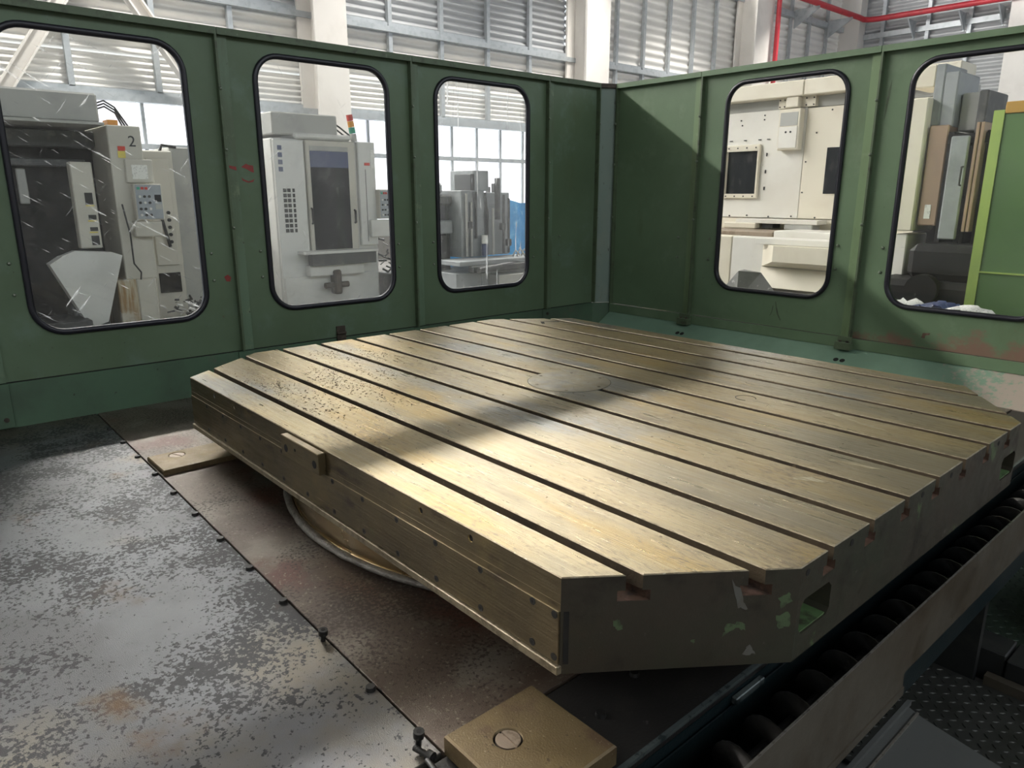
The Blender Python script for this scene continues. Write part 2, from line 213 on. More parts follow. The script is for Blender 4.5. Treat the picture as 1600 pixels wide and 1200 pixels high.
def pane_mat(name, haze, streak, stretch, scale, thr, rot):
    m = bpy.data.materials.new(name); m.use_nodes = True
    nt = m.node_tree; N = nt.nodes; L = nt.links; N.clear()
    out = N.new('ShaderNodeOutputMaterial'); tc = N.new('ShaderNodeTexCoord')
    def noise(sc, st, det, off, ro=0.0):
        m0 = N.new('ShaderNodeMapping'); m0.inputs['Rotation'].default_value = (ro, 0, 0); L.new(tc.outputs['Object'], m0.inputs['Vector'])
        mp = N.new('ShaderNodeMapping'); mp.inputs['Scale'].default_value = st; mp.inputs['Location'].default_value = (off,) * 3
        L.new(m0.outputs[0], mp.inputs['Vector'])
        n = N.new('ShaderNodeTexNoise'); n.inputs['Scale'].default_value = sc; n.inputs['Detail'].default_value = det; n.inputs['Roughness'].default_value = 0.65
        L.new(mp.outputs[0], n.inputs['Vector']); return n.outputs['Fac']
    def rng(v, a, b, c, d):
        r = N.new('ShaderNodeMapRange'); L.new(v, r.inputs['Value'])
        for k, x in zip(('From Min', 'From Max', 'To Min', 'To Max'), (a, b, c, d)): r.inputs[k].default_value = x
        return r.outputs[0]
    def add(a, b):
        n = N.new('ShaderNodeMath'); n.operation = 'ADD'; n.use_clamp = True; L.new(a, n.inputs[0]); L.new(b, n.inputs[1]); return n.outputs[0]
    h = rng(noise(2.2, (1, 1, 1), 4, 1.0), 0.35, 0.7, haze * 0.4, haze * 1.4)
    s1 = rng(noise(scale, stretch, 3, 4.0, rot), thr, thr + 0.05, 0, streak)
    if rot: s1 = add(s1, rng(noise(scale * 0.8, stretch, 3, 11.0, -rot * 1.6), thr + 0.02, thr + 0.07, 0, streak))
    s2 = rng(noise(110, (1, 1, 1), 4, 8.0), 0.69, 0.74, 0, streak * 0.5)
    f = add(add(h, s1), s2)
    df = N.new('ShaderNodeBsdfDiffuse'); df.inputs[0].default_value = (0.85, 0.86, 0.86, 1)
    tl = N.new('ShaderNodeBsdfTranslucent'); tl.inputs[0].default_value = (0.85, 0.86, 0.86, 1)
    a1 = N.new('ShaderNodeMixShader'); a1.inputs[0].default_value = 0.45; L.new(df.outputs[0], a1.inputs[1]); L.new(tl.outputs[0], a1.inputs[2])
    tr = N.new('ShaderNodeBsdfTransparent'); tr.inputs[0].default_value = (0.985, 0.99, 0.985, 1)
    a2 = N.new('ShaderNodeMixShader'); L.new(f, a2.inputs[0]); L.new(tr.outputs[0], a2.inputs[1]); L.new(a1.outputs[0], a2.inputs[2])
    gl = N.new('ShaderNodeBsdfGlossy'); gl.inputs['Roughness'].default_value = 0.03
    fr = N.new('ShaderNodeFresnel'); fr.inputs[0].default_value = 1.33
    a3 = N.new('ShaderNodeMixShader'); L.new(fr.outputs[0], a3.inputs[0]); L.new(a2.outputs[0], a3.inputs[1]); L.new(gl.outputs[0], a3.inputs[2])
    L.new(a3.outputs[0], out.inputs[0])
    return m
M['pane1'] = pane_mat('scratched_acrylic', 0.012, 0.40, (1, 0.16, 2.2), 30, 0.655, R(32))
M['pane2'] = pane_mat('hazy_acrylic', 0.03, 0.18, (1, 0.2, 2.0), 28, 0.68, R(-40))
M['pane3'] = pane_mat('drip_streaked_acrylic', 0.055, 0.55, (1, 9.0, 0.35), 5, 0.625, 0.0)
M['pane4'] = pane_mat('clear_acrylic', 0.012, 0.06, (1.5, 1, 1.5), 10, 0.74, 0.0)
M['pane5'] = pane_mat('smudged_acrylic', 0.025, 0.16, (0.3, 1, 2.0), 22, 0.70, 0.0)

# ------------------------------------------------------------------ mesh helpers (all meshes are written in scene coordinates)
class MB:
    def __init__(s): s.v = []; s.f = []; s.sm = []
    def add(s, vs, fs, smooth=False):
        b = len(s.v); s.v += [tuple(p) for p in vs]; s.f += [tuple(b + i for i in f) for f in fs]; s.sm += [smooth] * len(fs); return s
    def box(s, x0, x1, y0, y1, z0, z1):
        vs = [(x, y, z) for z in (z0, z1) for y in (y0, y1) for x in (x0, x1)]
        return s.add(vs, [(0, 2, 3, 1), (4, 5, 7, 6), (0, 1, 5, 4), (2, 6, 7, 3), (0, 4, 6, 2), (1, 3, 7, 5)])
    def bbox(s, x0, x1, y0, y1, z0, z1, b=0.004):
        """box with chamfered edges"""
        bm = bmesh.new(); bmesh.ops.create_cube(bm, size=1)
        for v in bm.verts:
            v.co = Vector(((x0 + x1) / 2 + v.co.x * (x1 - x0), (y0 + y1) / 2 + v.co.y * (y1 - y0), (z0 + z1) / 2 + v.co.z * (z1 - z0)))
        bmesh.ops.bevel(bm, geom=bm.edges[:], offset=b, segments=1, affect='EDGES')
        bm.verts.index_update()
        s.add([v.co[:] for v in bm.verts], [[v.index for v in f.verts] for f in bm.faces]); bm.free(); return s
    def prism(s, poly, z0, z1, bev=0.0):
        """poly: ccw xy outline, extruded in z; bev chamfers the top edge"""
        n = len(poly)
        if bev:
            ins = inset(poly, bev)
            rings = [[(x, y, z0) for x, y in poly], [(x, y, z1 - bev) for x, y in poly], [(x, y, z1) for x, y in ins]]
        else:
            rings = [[(x, y, z0) for x, y in poly], [(x, y, z1) for x, y in poly]]
        vs = [p for r in rings for p in r]; fs = [tuple(reversed(range(n)))]
        for k in range(len(rings) - 1):
            for i in range(n):
                j = (i + 1) % n; fs.append((k * n + i, k * n + j, (k + 1) * n + j, (k + 1) * n + i))
        fs.append(tuple((len(rings) - 1) * n + i for i in range(n)))
        return s.add(vs, fs)
    def ext(s, poly, axis, a, b):
        """2-D outline extruded along axis: 'x' -> outline (y,z), 'y' -> outline (x,z), 'z' -> (x,y)"""
        n = len(poly)
        def P(t, p):
            return {'x': (t, p[0], p[1]), 'y': (p[0], t, p[1]), 'z': (p[0], p[1], t)}[axis]
        vs = [P(a, p) for p in poly] + [P(b, p) for p in poly]
        fs = [tuple(range(n)), tuple(reversed(range(n, 2 * n)))] + [(i, i + n, (i + 1) % n + n, (i + 1) % n) for i in range(n)]
        return s.add(vs, fs)
    def cyl(s, c, r, h, axis='z', n=24, r2=None, cap=True):
        r2 = r if r2 is None else r2
        vs = []
        for t, rr in ((0, r), (h, r2)):
            for i in range(n):
                a = 2 * math.pi * i / n; u, w = rr * math.cos(a), rr * math.sin(a)
                vs.append({'z': (c[0] + u, c[1] + w, c[2] + t), 'x': (c[0] + t, c[1] + u, c[2] + w), 'y': (c[0] + u, c[1] + t, c[2] + w)}[axis])
        s.add(vs, [(i, (i + 1) % n, (i + 1) % n + n, i + n) for i in range(n)], True)
        if cap: s.add(vs, [tuple(reversed(range(n))), tuple(range(n, 2 * n))])
        return s
    def tube(s, pts, r, n=10):
        pts = [Vector(p) for p in pts]; vs = []
        for k, p in enumerate(pts):
            t = (pts[min(k + 1, len(pts) - 1)] - pts[max(k - 1, 0)]).normalized()
            a = t.orthogonal().normalized() if abs(t.z) > 0.95 else t.cross(Vector((0, 0, 1))).normalized()
            b = t.cross(a)
            for i in range(n):
                q = 2 * math.pi * i / n; vs.append(p + r * (math.cos(q) * a + math.sin(q) * b))
        fs = [(k * n + i, k * n + (i + 1) % n, (k + 1) * n + (i + 1) % n, (k + 1) * n + i) for k in range(len(pts) - 1) for i in range(n)]
        s.add(vs, fs, True)
        return s.add(vs, [tuple(range(n)), tuple(range((len(pts) - 1) * n, len(pts) * n))])
    def dome(s, c, r, h, nrm, n=10):
        nrm = Vector(nrm).normalized(); a = nrm.orthogonal().normalized(); b = nrm.cross(a); c = Vector(c); vs = []
        for rr, hh in ((1, 0), (0.92, 0.45), (0.6, 0.88)):
            for i in range(n):
                q = 2 * math.pi * i / n; vs.append(c + r * rr * (math.cos(q) * a + math.sin(q) * b) + nrm * h * hh)
        vs.append(c + nrm * h)
        fs = [(k * n + i, k * n + (i + 1) % n, (k + 1) * n + (i + 1) % n, (k + 1) * n + i) for k in range(2) for i in range(n)]
        fs += [(2 * n + i, 2 * n + (i + 1) % n, 3 * n) for i in range(n)]
        return s.add(vs, fs, True)
    def mesh(s, name):
        me = bpy.data.meshes.new(name); me.from_pydata(s.v, [], s.f)
        for p, sm in zip(me.polygons, s.sm): p.use_smooth = sm
        bm = bmesh.new(); bm.from_mesh(me); bmesh.ops.recalc_face_normals(bm, faces=bm.faces[:]); bm.to_mesh(me); bm.free()
        return me
    def build(s, name, m, parent=None, loc=None):
        return link(name, s.mesh(name), m, parent, loc)

def link(name, me, m, parent=None, loc=None):
    if m is not None and not me.materials: me.materials.append(M[m])
    o = bpy.data.objects.new(name, me); COL.objects.link(o)
    if loc: o.location = loc
    if parent is not None:
        o.parent = parent; o.matrix_parent_inverse = world(parent).inverted()
    return o
def world(o):
    m = Matrix.Translation(o.location)
    return m                                     # parents are only ever translated, never rotated
def thing(name, label, cat, loc=(0, 0, 0), group=None, kind=None):
    o = bpy.data.objects.new(name, None); COL.objects.link(o); o.location = loc; o.empty_display_size = 0.1
    return tag(o, label, cat, group, kind)
def tag(o, label=None, cat=None, group=None, kind=None):
    if label: o['label'] = label
    if cat: o['category'] = cat
    if group: o['group'] = group
    if kind: o['kind'] = kind
    return o
def struct(name, label, loc=(0, 0, 0)):
    o = bpy.data.objects.new(name, None); COL.objects.link(o); o.location = loc; o['kind'] = 'structure'; o['label'] = label; return o
def inset(poly, d):
    n = len(poly); out = []
    for i in range(n):
        p0, p1, p2 = Vector(poly[i - 1]), Vector(poly[i]), Vector(poly[(i + 1) % n])
        e1 = (p1 - p0).normalized(); e2 = (p2 - p1).normalized()
        n1 = Vector((-e1.y, e1.x)); n2 = Vector((-e2.y, e2.x))
        b = (n1 + n2); k = d / max(0.2, (1 + n1.dot(n2)) / 2) / 2
        out.append((p1.x + b.x * k, p1.y + b.y * k))
    return out
def clip(poly, axis, val, keep_less):
    out = []; n = len(poly)
    ins = lambda p: (p[axis] <= val) if keep_less else (p[axis] >= val)
    for i in range(n):
        a, b = poly[i], poly[(i + 1) % n]
        if ins(a): out.append(a)
        if ins(a) != ins(b):
            t = (val - a[axis]) / (b[axis] - a[axis]); out.append((a[0] + t * (b[0] - a[0]), a[1] + t * (b[1] - a[1])))
    return out
def cut(o, cutter):
    """boolean difference, applied at once"""
    c = bpy.data.objects.new('cutter', cutter.mesh('cutter')); COL.objects.link(c)
    md = o.modifiers.new('cut', 'BOOLEAN'); md.object = c; md.operation = 'DIFFERENCE'; md.solver = 'EXACT'
    dg = bpy.context.evaluated_depsgraph_get(); dg.update()
    me = bpy.data.meshes.new_from_object(o.evaluated_get(dg)); old = o.data
    o.modifiers.clear(); o.data = me; bpy.data.meshes.remove(old)
    cm = c.data; bpy.data.objects.remove(c); bpy.data.meshes.remove(cm)
def text_mesh(txt, size):
    cu = bpy.data.curves.new('t', 'FONT'); cu.body = txt; cu.size = size; cu.align_x = 'CENTER'; cu.align_y = 'CENTER'; cu.extrude = 0.002
    o = bpy.data.objects.new('t', cu); COL.objects.link(o)
    dg = bpy.context.evaluated_depsgraph_get(); dg.update()
    me = bpy.data.meshes.new_from_object(o.evaluated_get(dg)); bpy.data.objects.remove(o); bpy.data.curves.remove(cu)
    return me
def rrect(u0, u1, w0, w1, r, n=8):
    pts = []
    for cx, cy, a0 in ((u1 - r, w0 + r, -90), (u1 - r, w1 - r, 0), (u0 + r, w1 - r, 90), (u0 + r, w0 + r, 180)):
        for i in range(n + 1):
            a = R(a0 + 90 * i / n); pts.append((cx + r * math.cos(a), cy + r * math.sin(a)))
    return pts
def copy_tree(o, dx, parent=None):
    c = o.copy(); COL.objects.link(c)
    if parent is None: c.location = Vector(o.location) + Vector(dx)
    else: c.parent = parent; c.matrix_parent_inverse = o.matrix_parent_inverse.copy()
    for ch in list(o.children): copy_tree(ch, dx, c)
    return c

# ================================================================== SETTING: the hall
FZ = -ZO
HX, HY = -14.0, 31.15
fl = MB().box(HX, 12, -17.5, HY, FZ - 0.2, FZ).build('floor', 'floor'); tag(fl, 'grey stained concrete hall floor beyond the green guard', kind='structure')

def corrugated(mb, axis, const, a0, a1, z0, z1, pitch, amp, sign):
    n = max(2, int((z1 - z0) / pitch * 8)); vs = []; fs = []
    for i in range(n + 1):
        z = z0 + (z1 - z0) * i / n; d = const + sign * amp * math.sin(2 * math.pi * z / pitch)
        for t in (a0, a1): vs.append((d, t, z) if axis == 'x' else (t, d, z))
    for i in range(n): fs.append((2 * i, 2 * i + 1, 2 * i + 3, 2 * i + 2))
    return mb.add(vs, fs, True)

wl = struct('wall_left', 'corrugated metal hall wall behind the row of green windows', (HX, 8, FZ))
def hall_wall():
    cols = [-17.5, -10.8, -2.5, 5.79, 14.03, 22.52, 30.5]
    P = 1.37
    for bi in range(6):
        y0, y1 = cols[bi], cols[bi + 1]
        ztop = 9.05 if bi < 4 else 9.05
        ys = []; y = y0 + 0.75
        n = max(1, round((y1 - y0 - 0.8) / P)); st = (y1 - y0 - 0.8) / n
        ys = [y0 + 0.8 + st * i for i in range(n + 1)]; ys0 = list(ys); ys[0] = y0
        for i in range(n):
            a, b = ys[i], ys[i + 1]
            corrugated(MB(), 'x', HX, a, b, 2.50, 3.25, 0.115, 0.022, 1).build('corrugated_sheet', 'sheet', wl)
            corrugated(MB(), 'x', HX, a, b, 3.25, 4.51, 0.205, 0.045, 1).build('corrugated_sheet', 'sheet', wl)
            corrugated(MB(), 'x', HX, a, b, 4.51, ztop, 0.165 if bi < 4 else 0.24, 0.035, 1).build('corrugated_sheet', 'sheet_far' if bi < 4 else 'sheet', wl)
        for yy in ys[1:-1]:
            MB().box(HX + 0.05, HX + 0.16, yy - 0.05, yy + 0.05, 2.62, ztop).build('stud', 'galv', wl)
        MB().box(HX + 0.04, HX + 0.22, y0, y1, 4.40, 4.52).box(HX + 0.04, HX + 0.12, y0, y1, 4.52, 4.62).build('girt', 'galv', wl)
        MB().box(HX + 0.04, HX + 0.26, y0, y1, 2.42, 2.56).box(HX + 0.04, HX + 0.16, y0, y1, 2.56, 2.64).build('girt', 'galv', wl)
        if bi >= 4:
            MB().box(HX + 0.04, HX + 0.22, y0, y1, 7.3, 7.5).build('girt', 'galv', wl)
        MB().box(HX - 0.1, HX + 0.02, y0, y1, FZ, -0.2).build('wall_base', 'floor', wl)
hall_wall()
def hall_windows():
    for k, (y0, y1) in enumerate([(-1.7, 5.79), (6.6, 14.03), (14.9, 22.5)]):
        w = struct('window_%d' % (k + 1), ['bright frosted hall window band seen through the leftmost scratched pane', 'bright frosted hall window band behind the middle green panels', 'bright frosted hall window band near the hall corner'][k], (HX, (y0 + y1) / 2, -0.2))
        n = round((y1 - y0) / 0.79); st = (y1 - y0) / n
        for a, b in ((-0.2, 1.58), (1.68, 2.42)):
            for i in range(n):
                MB().box(HX - 0.02, HX, y0 + st * i + 0.03, y0 + st * (i + 1) - 0.03, a, b).build('pane', 'pane_lit', w)
        for i in range(n + 1):
            MB().box(HX - 0.03, HX + 0.05, y0 + st * i - 0.03, y0 + st * i + 0.03, -0.2, 2.42).build('mullion', 'galv', w)
        MB().box(HX - 0.03, HX + 0.06, y0, y1, 1.58, 1.68).build('transom', 'galv', w)
hall_windows()
def clerestory():
    w = struct('window_4', 'long glazed daylight strip high in the hall wall above the frame', (HX, 3, 9.1))
    for i in range(20):
        y = -17 + 2.0 * i
        MB().box(HX - 0.02, HX, y + 0.02, y + 1.98, 9.12, 9.60).build('pane', 'pane_day', w)
    MB().box(HX - 0.1, HX + 0.10, -17, HY, 9.02, 9.12).build('lower_rail', 'galv', w); MB().box(HX - 0.1, HX + 0.10, -17, HY, 9.60, 10.2).build('upper_rail', 'galv', w)
clerestory()
def column(name_y, width, label):
    y0, y1 = name_y, name_y + width; zt = 9.05
    t = thing('steel_column', label, 'column', (HX + 0.5, (y0 + y1) / 2, FZ), 'cream columns along the hall wall')
    MB().box(HX + 0.1, HX + 0.9, y0 + 0.30, y1 - 0.30 + 0.0, FZ, zt).build('web', 'cream_steel', t)
    MB().box(HX + 0.86, HX + 0.93, y0, y1, FZ, zt).build('flange', 'cream_steel', t)
    MB().box(HX + 0.1, HX + 0.17, y0, y1, FZ, zt).build('flange', 'cream_steel', t)
    MB().box(HX + 0.17, HX + 0.86, y1 - 0.33, y1 - 0.27, FZ, zt).build('stiffener', 'cream_steel', t)
column(5.75, 0.75, 'cream steel column rising behind the second green window panel')
column(13.95, 0.95, 'cream steel column rising above the green corner panel')
column(22.45, 1.1, 'cream steel column beside the drop of the red pipe')
def brace(p0, p1, label, dx=0.0):
    t = thing('diagonal_brace', label, 'brace', p0)
    p0, p1 = Vector(p0), Vector(p1); d = (p1 - p0).normalized(); s = Vector((0, d.z, -d.y)) * 0.11
    def bar(off, w, x0, x1, nm):
        a = [p0 + s * (off - w), p0 + s * (off + w), p1 + s * (off + w), p1 + s * (off - w)]
        MB().ext([(q.y, q.z) for q in a], 'x', x0, x1).build(nm, 'cream_steel', t)
    bar(0, 0.85, HX + 0.35 + dx, HX + 0.40 + dx, 'web'); bar(-0.9, 0.14, HX + 0.28 + dx, HX + 0.52 + dx, 'flange'); bar(0.9, 0.14, HX + 0.28 + dx, HX + 0.52 + dx, 'flange')
brace((HX + 0.4, 0.2, 2.45), (HX + 0.4, 2.75, 6.3), 'cream diagonal brace leaning right behind the leftmost pane')
brace((HX + 0.4, 3.4, 2.5), (HX + 0.4, 0.75, 6.5), 'cream diagonal brace leaning left behind the leftmost pane', 0.3)
# end wall of the hall
we = struct('wall_back', 'grey corrugated end wall of the hall behind the red pipe', (-6, HY, FZ))
def end_wall():
    xs = [-14.0, -12.47, -10.72, -9.22, -7.66, -6.1, -4.5, -2.9, -1.3, 0.3, 1.9, 3.5, 5.1, 12.0]
    for a, b in zip(xs[:-1], xs[1:]):
        corrugated(MB(), 'y', HY, a, b, FZ, 10.2, 0.27, 0.05, -1).build('corrugated_sheet', 'sheet_far', we)
    for x in xs[1:-1]:
        MB().box(x - 0.07, x + 0.07, HY - 0.2, HY - 0.06, FZ, 10.2).build('stud', 'galv', we)
    MB().box(-13.2, 12, HY - 0.24, HY - 0.08, 7.0, 7.2).build('girt', 'galv', we)
end_wall()
t = thing('steel_column', 'cream steel column in the hall corner behind the bend of the red pipe', 'column', (-13.6, 30.9, FZ), 'cream columns along the hall wall')
MB().box(-13.95, -13.2, 30.4, 31.0, FZ, 10).build('web', 'cream_steel', t)
MB().box(-14.0, -13.15, 30.34, 30.40, FZ, 10).build('flange', 'cream_steel', t)
t = thing('steel_column', 'cream steel column at the end wall above the rightmost green window', 'column', (-7.3, 30.8, FZ), 'cream columns along the hall wall')
MB().box(-7.7, -6.9, 30.5, 30.95, FZ, 10).build('web', 'cream_steel', t)
MB().box(-7.75, -6.85, 30.44, 30.50, FZ, 10).build('flange', 'cream_steel', t)
# red pipe
t = thing('fire_pipe', 'red painted pipe running along the hall walls with a vertical drop', 'pipe', (-13, 24.4, FZ))
MB().tube([(-12.9, 23.2, 7.65), (-12.9, 29.8, 7.65), (-12.9, 30.1, 7.63), (-12.75, 30.25, 7.62), (-12.4, 30.28, 7.6), (4, 30.28, 7.5)], 0.105).build('run', 'red', t)
MB().tube([(-12.9, 23.55, 7.6), (-12.9, 23.55, FZ)], 0.085).build('drop', 'red', t)
for x in (-11.2, -9.4, -8.1, -5.8):
    MB().ext([(x, 7.42), (x + 0.06, 7.42), (x + 0.06, 6.75), (x, 6.75)], 'y', 30.84, 30.90).ext([(30.15, 7.40), (30.9, 7.40), (30.9, 6.8), (30.84, 6.8)], 'x', x, x + 0.05).build('bracket', 'galv', t)
for y in (26.2, 28.9):
    MB().ext([(-13.77, 7.55), (-12.8, 7.55), (-12.8, 7.48), (-13.77, 6.9)], 'y', y, y + 0.06).build('bracket', 'galv', t)

# roof and the unseen sides of the hall; above the right wall an added opening lets in fill light
ce = MB().box(HX - 0.1, 12, -17.5, HY + 0.2, 10.2, 10.4).build('ceiling', 'hall_dark'); tag(ce, 'grey sheet roof of the hall', kind='structure')
wr = MB().box(12, 12.2, -17.5, HY, FZ, 6.0).build('wall_right', 'hall_dark'); tag(wr, 'plain grey hall wall behind the photographer', kind='structure')
wf = MB().box(HX, 12, -17.7, -17.5, FZ, 10.2).build('wall_front', 'hall_dark'); tag(wf, 'plain grey hall wall on the near left side', kind='structure')

# unseen fill lamps added over the aisle to brighten the hall behind the guard
for k, y in enumerate((-3.0, 2.5, 8.0, 13.5, 19.0, 24.5)):
    t = thing('added_fill_lamp', 'round fill lamp added out of view over the aisle behind the guard, number %d from the left' % (k + 1), 'lamp', (-11.3, y, 8.2), 'added fill lamps over the aisle')
    t['label'] = 'round grey fill lamp added out of view over the machine aisle'
    MB().cyl((-11.3, y, 8.2), 0.42, 0.30, 'z', 24, 0.14).build('reflector', 'galv', t)
    MB().cyl((-11.3, y, 8.5), 0.10, 0.25, 'z', 12).build('gear_box', 'galv', t)
    MB().cyl((-11.3, y, 8.75), 0.015, 1.449, 'z', 8).build('rod', 'galv', t)
    MB().cyl((-11.3, y, 8.17), 0.36, 0.025, 'z', 24).build('diffuser', 'lamp_glow', t)
    ld = bpy.data.lights.new('fill_light', 'AREA'); ld.shape = 'DISK'; ld.size = 0.7; ld.energy = 235; ld.spread = R(100); ld.color = (1.0, 0.96, 0.90)
    lo = bpy.data.objects.new('fill_light', ld); COL.objects.link(lo); lo.location = (-11.3, y, 8.16); lo.parent = t; lo.matrix_parent_inverse = world(t).inverted()

# ================================================================== GREEN GUARD ENCLOSURE
ZT, ZB = 1.54, -0.125            # top of the panels, seam above the skirt
LX, RY = -2.05, 2.515
WZ0, WZ1, WR = 0.068, 1.457, 0.15
BOLT = MB().dome((0, 0, 0), 0.0085, 0.008, (1, 0, 0)).mesh('bolt'); BOLT.materials.append(M['bolt'])
BOLTR = MB().dome((0, 0, 0), 0.0095, 0.012, (0, -1, 0)).mesh('bolt'); BOLTR.materials.append(M['bolt'])
def guard_panel(side, u0, u1, win, pane, label, win_label=None, zb=ZB, gm='green'):
    """side 'L': plane x = LX facing +x, u = y.  side 'R': plane y = RY facing -y, u = x."""
    def ext(mb, poly, d0, d1):
        return mb.ext(poly, 'x', LX + d0, LX + d1) if side == 'L' else mb.ext(poly, 'y', RY - d1, RY - d0)
    base = (LX, (u0 + u1) / 2, zb) if side == 'L' else ((u0 + u1) / 2, RY, zb)
    t = thing('machine_guard', label, 'machine guard', base, 'green sheet-metal guard panels')
    q = lambda a, b, c, d: [(a, c), (b, c), (b, d), (a, d)]
    a0, a1 = u0 + 0.002, u1 - 0.002
    if win:
        w0, w1 = win
        o = ext(MB(), q(a0, a1, zb, ZT), -0.004, 0.0).build('sheet', gm, t)
        cut(o, ext(MB(), rrect(w0 + 0.012, w1 - 0.012, WZ0 + 0.012, WZ1 - 0.012, WR - 0.012), -0.05, 0.05))
        # rubber gasket: rounded profile swept round the opening
        prof = [(0.0, -0.008), (-0.001, 0.010), (-0.008, 0.017), (-0.020, 0.017), (-0.028, 0.010), (-0.029, -0.008)]
        mb = MB(); rings = []
        for off, dep in prof:
            pts = rrect(w0 - off, w1 + off, WZ0 - off, WZ1 + off, WR + off, 8)
            rings.append([((LX + dep, p[0], p[1]) if side == 'L' else (p[0], RY - dep, p[1])) for p in pts])
        n = len(rings[0]); k = len(rings)
        mb.add([p for r in rings for p in r], [(i * n + j, i * n + (j + 1) % n, ((i + 1) % k) * n + (j + 1) % n, ((i + 1) % k) * n + j) for i in range(k) for j in range(n)], True)
        mb.build('window_gasket', 'rubber', t)
        o = ext(MB(), rrect(w0 + 0.022, w1 - 0.022, WZ0 + 0.022, WZ1 - 0.022, WR - 0.022), -0.006, -0.001).build('window_pane', pane, t)
        if win_label: o['label'] = win_label
    else:
        ext(MB(), q(a0, a1, zb, ZT), -0.004, 0.0).build('sheet', gm, t)
    # top lip and side flanges
    ext(ext(MB(), q(a0, a1, ZT - 0.034, ZT), 0.0, 0.034), q(a0, a1, ZT - 0.034, ZT - 0.03), 0.034, 0.036).build('top_lip', 'green_edge' if side == 'L' else gm, t)
    lo, hi = (u0, u1)
    wide, thin = (0.052, 0.011)
    if side == 'L':
        ext(MB(), q(a0, a0 + wide, zb, ZT - 0.034), 0.0, 0.012).build('side_flange', 'green_strip', t)
        ext(MB(), q(a1 - thin, a1, zb, ZT - 0.034), 0.0, 0.034).build('side_flange', 'green_edge', t)
    else:
        ext(MB(), q(a1 - wide, a1, zb, ZT - 0.034), 0.0, 0.012).build('side_flange', 'green_strip_r', t)
        ext(MB(), q(a0, a0 + thin, zb, ZT - 0.034), 0.0, 0.034).build('side_flange', 'green_edge', t)
    us = [u0 + 0.145, u1 - 0.125] if side == 'L' else [u0 + 0.13, u1 - 0.14]
    if not win: us = [us[0]] if side == 'L' else [us[1]]
    for u in us:
        for z in (0.274, 0.418):
            p = (LX, u, z) if side == 'L' else (u, RY, z)
            link('bolt', BOLT if side == 'L' else BOLTR, None, t, p)
    for z in (0.55, 0.95, 1.25):
        u = u1 - 0.005 if side == 'L' else u0 + 0.006
        p = (LX + 0.034, u, z) if side == 'L' else (u, RY - 0.034, z)
        link('bolt', BOLT if side == 'L' else BOLTR, None, t, p)
    return t
J = [-2.868, -1.692, -0.516, 0.66, 1.836]
guard_panel('L', J[0], J[1], None, None, 'plain green guard panel at the far left edge of the enclosure')  # mostly out of view; left windowless to keep a light patch off the deck
pL1 = guard_panel('L', J[1], J[2], (-1.505, -0.674), 'pane1', 'green guard panel whose heavily scratched window shows a beige machine with a white cone chute')
pL2 = guard_panel('L', J[2], J[3], (-0.337, 0.505), 'pane2', 'green guard panel whose hazy window shows a white machine with a red-amber-green stack light')
pL3 = guard_panel('L', J[3], J[4], (0.832, 1.662), 'pane3', 'green guard panel whose drip-streaked window shows grey machines, nearest the corner')
pL4 = guard_panel('L', J[4], 2.373, None, None, 'narrow plain green guard panel left of the grey-green corner strip')
pR1 = guard_panel('R', -1.965, -1.2, None, None, 'plain green guard panel right of the corner strip, cut by a diagonal shadow', zb=-0.14, gm='green_r')
pR2 = guard_panel('R', -1.2, 0.0, (-1.012, -0.165), 'pane4', 'green guard panel whose clear window shows a cream machine with small dark windows', zb=-0.14, gm='green_r')
pR3 = guard_panel('R', 0.0, 1.2, (0.165, 1.005), 'pane5', 'green guard panel whose window shows a lime-edged green cabinet, rightmost in view', zb=-0.14, gm='green_rust')
guard_panel('R', 1.2, 2.4, (1.365, 2.205), 'pane5', 'green guard panel with window beyond the right edge of the photo', zb=-0.14, gm='green_r')
# corner strip
t = thing('corner_guard', 'narrow grey-green corner strip joining the two guard walls', 'machine guard', (-2.01, 2.44, ZB))
cs = [(LX, 2.373), (LX + 0.004, 2.373), (-1.965, RY - 0.003), (-1.965, RY)]
MB().ext(cs, 'z', -0.13, ZT).build('sheet', 'corner', t)
MB().ext([(LX, 2.375), (LX + 0.034, 2.373), (-1.965, RY - 0.034), (-1.967, RY)], 'z', ZT - 0.03, ZT).build('top_lip', 'dirty', t)

# red paint marks on the joint between the two left windows (flat paint)
def smear(t, pts, m='redmark'):
    MB().ext(pts, 'x', LX + 0.0005, LX + 0.0015).build('paint_mark', m, t)
smear(pL2, [(-0.438, 0.866), (-0.41, 0.884), (-0.40, 0.878), (-0.372, 0.874), (-0.370, 0.838), (-0.385, 0.842), (-0.41, 0.856)])
smear(pL2, [(-0.440, 0.812), (-0.436, 0.796), (-0.405, 0.784), (-0.378, 0.790), (-0.370, 0.806), (-0.382, 0.798), (-0.405, 0.793), (-0.430, 0.802)])
MB().ext([(-0.508, 0.872), (-0.47, 0.866), (-0.468, 0.846), (-0.505, 0.858)], 'x', LX + 0.0122, LX + 0.0132).build('paint_mark', 'redmark', pL2)
smear(pL1, [(-0.585, 0.29), (-0.565, 0.30), (-0.548, 0.285), (-0.555, 0.262), (-0.575, 0.265)])

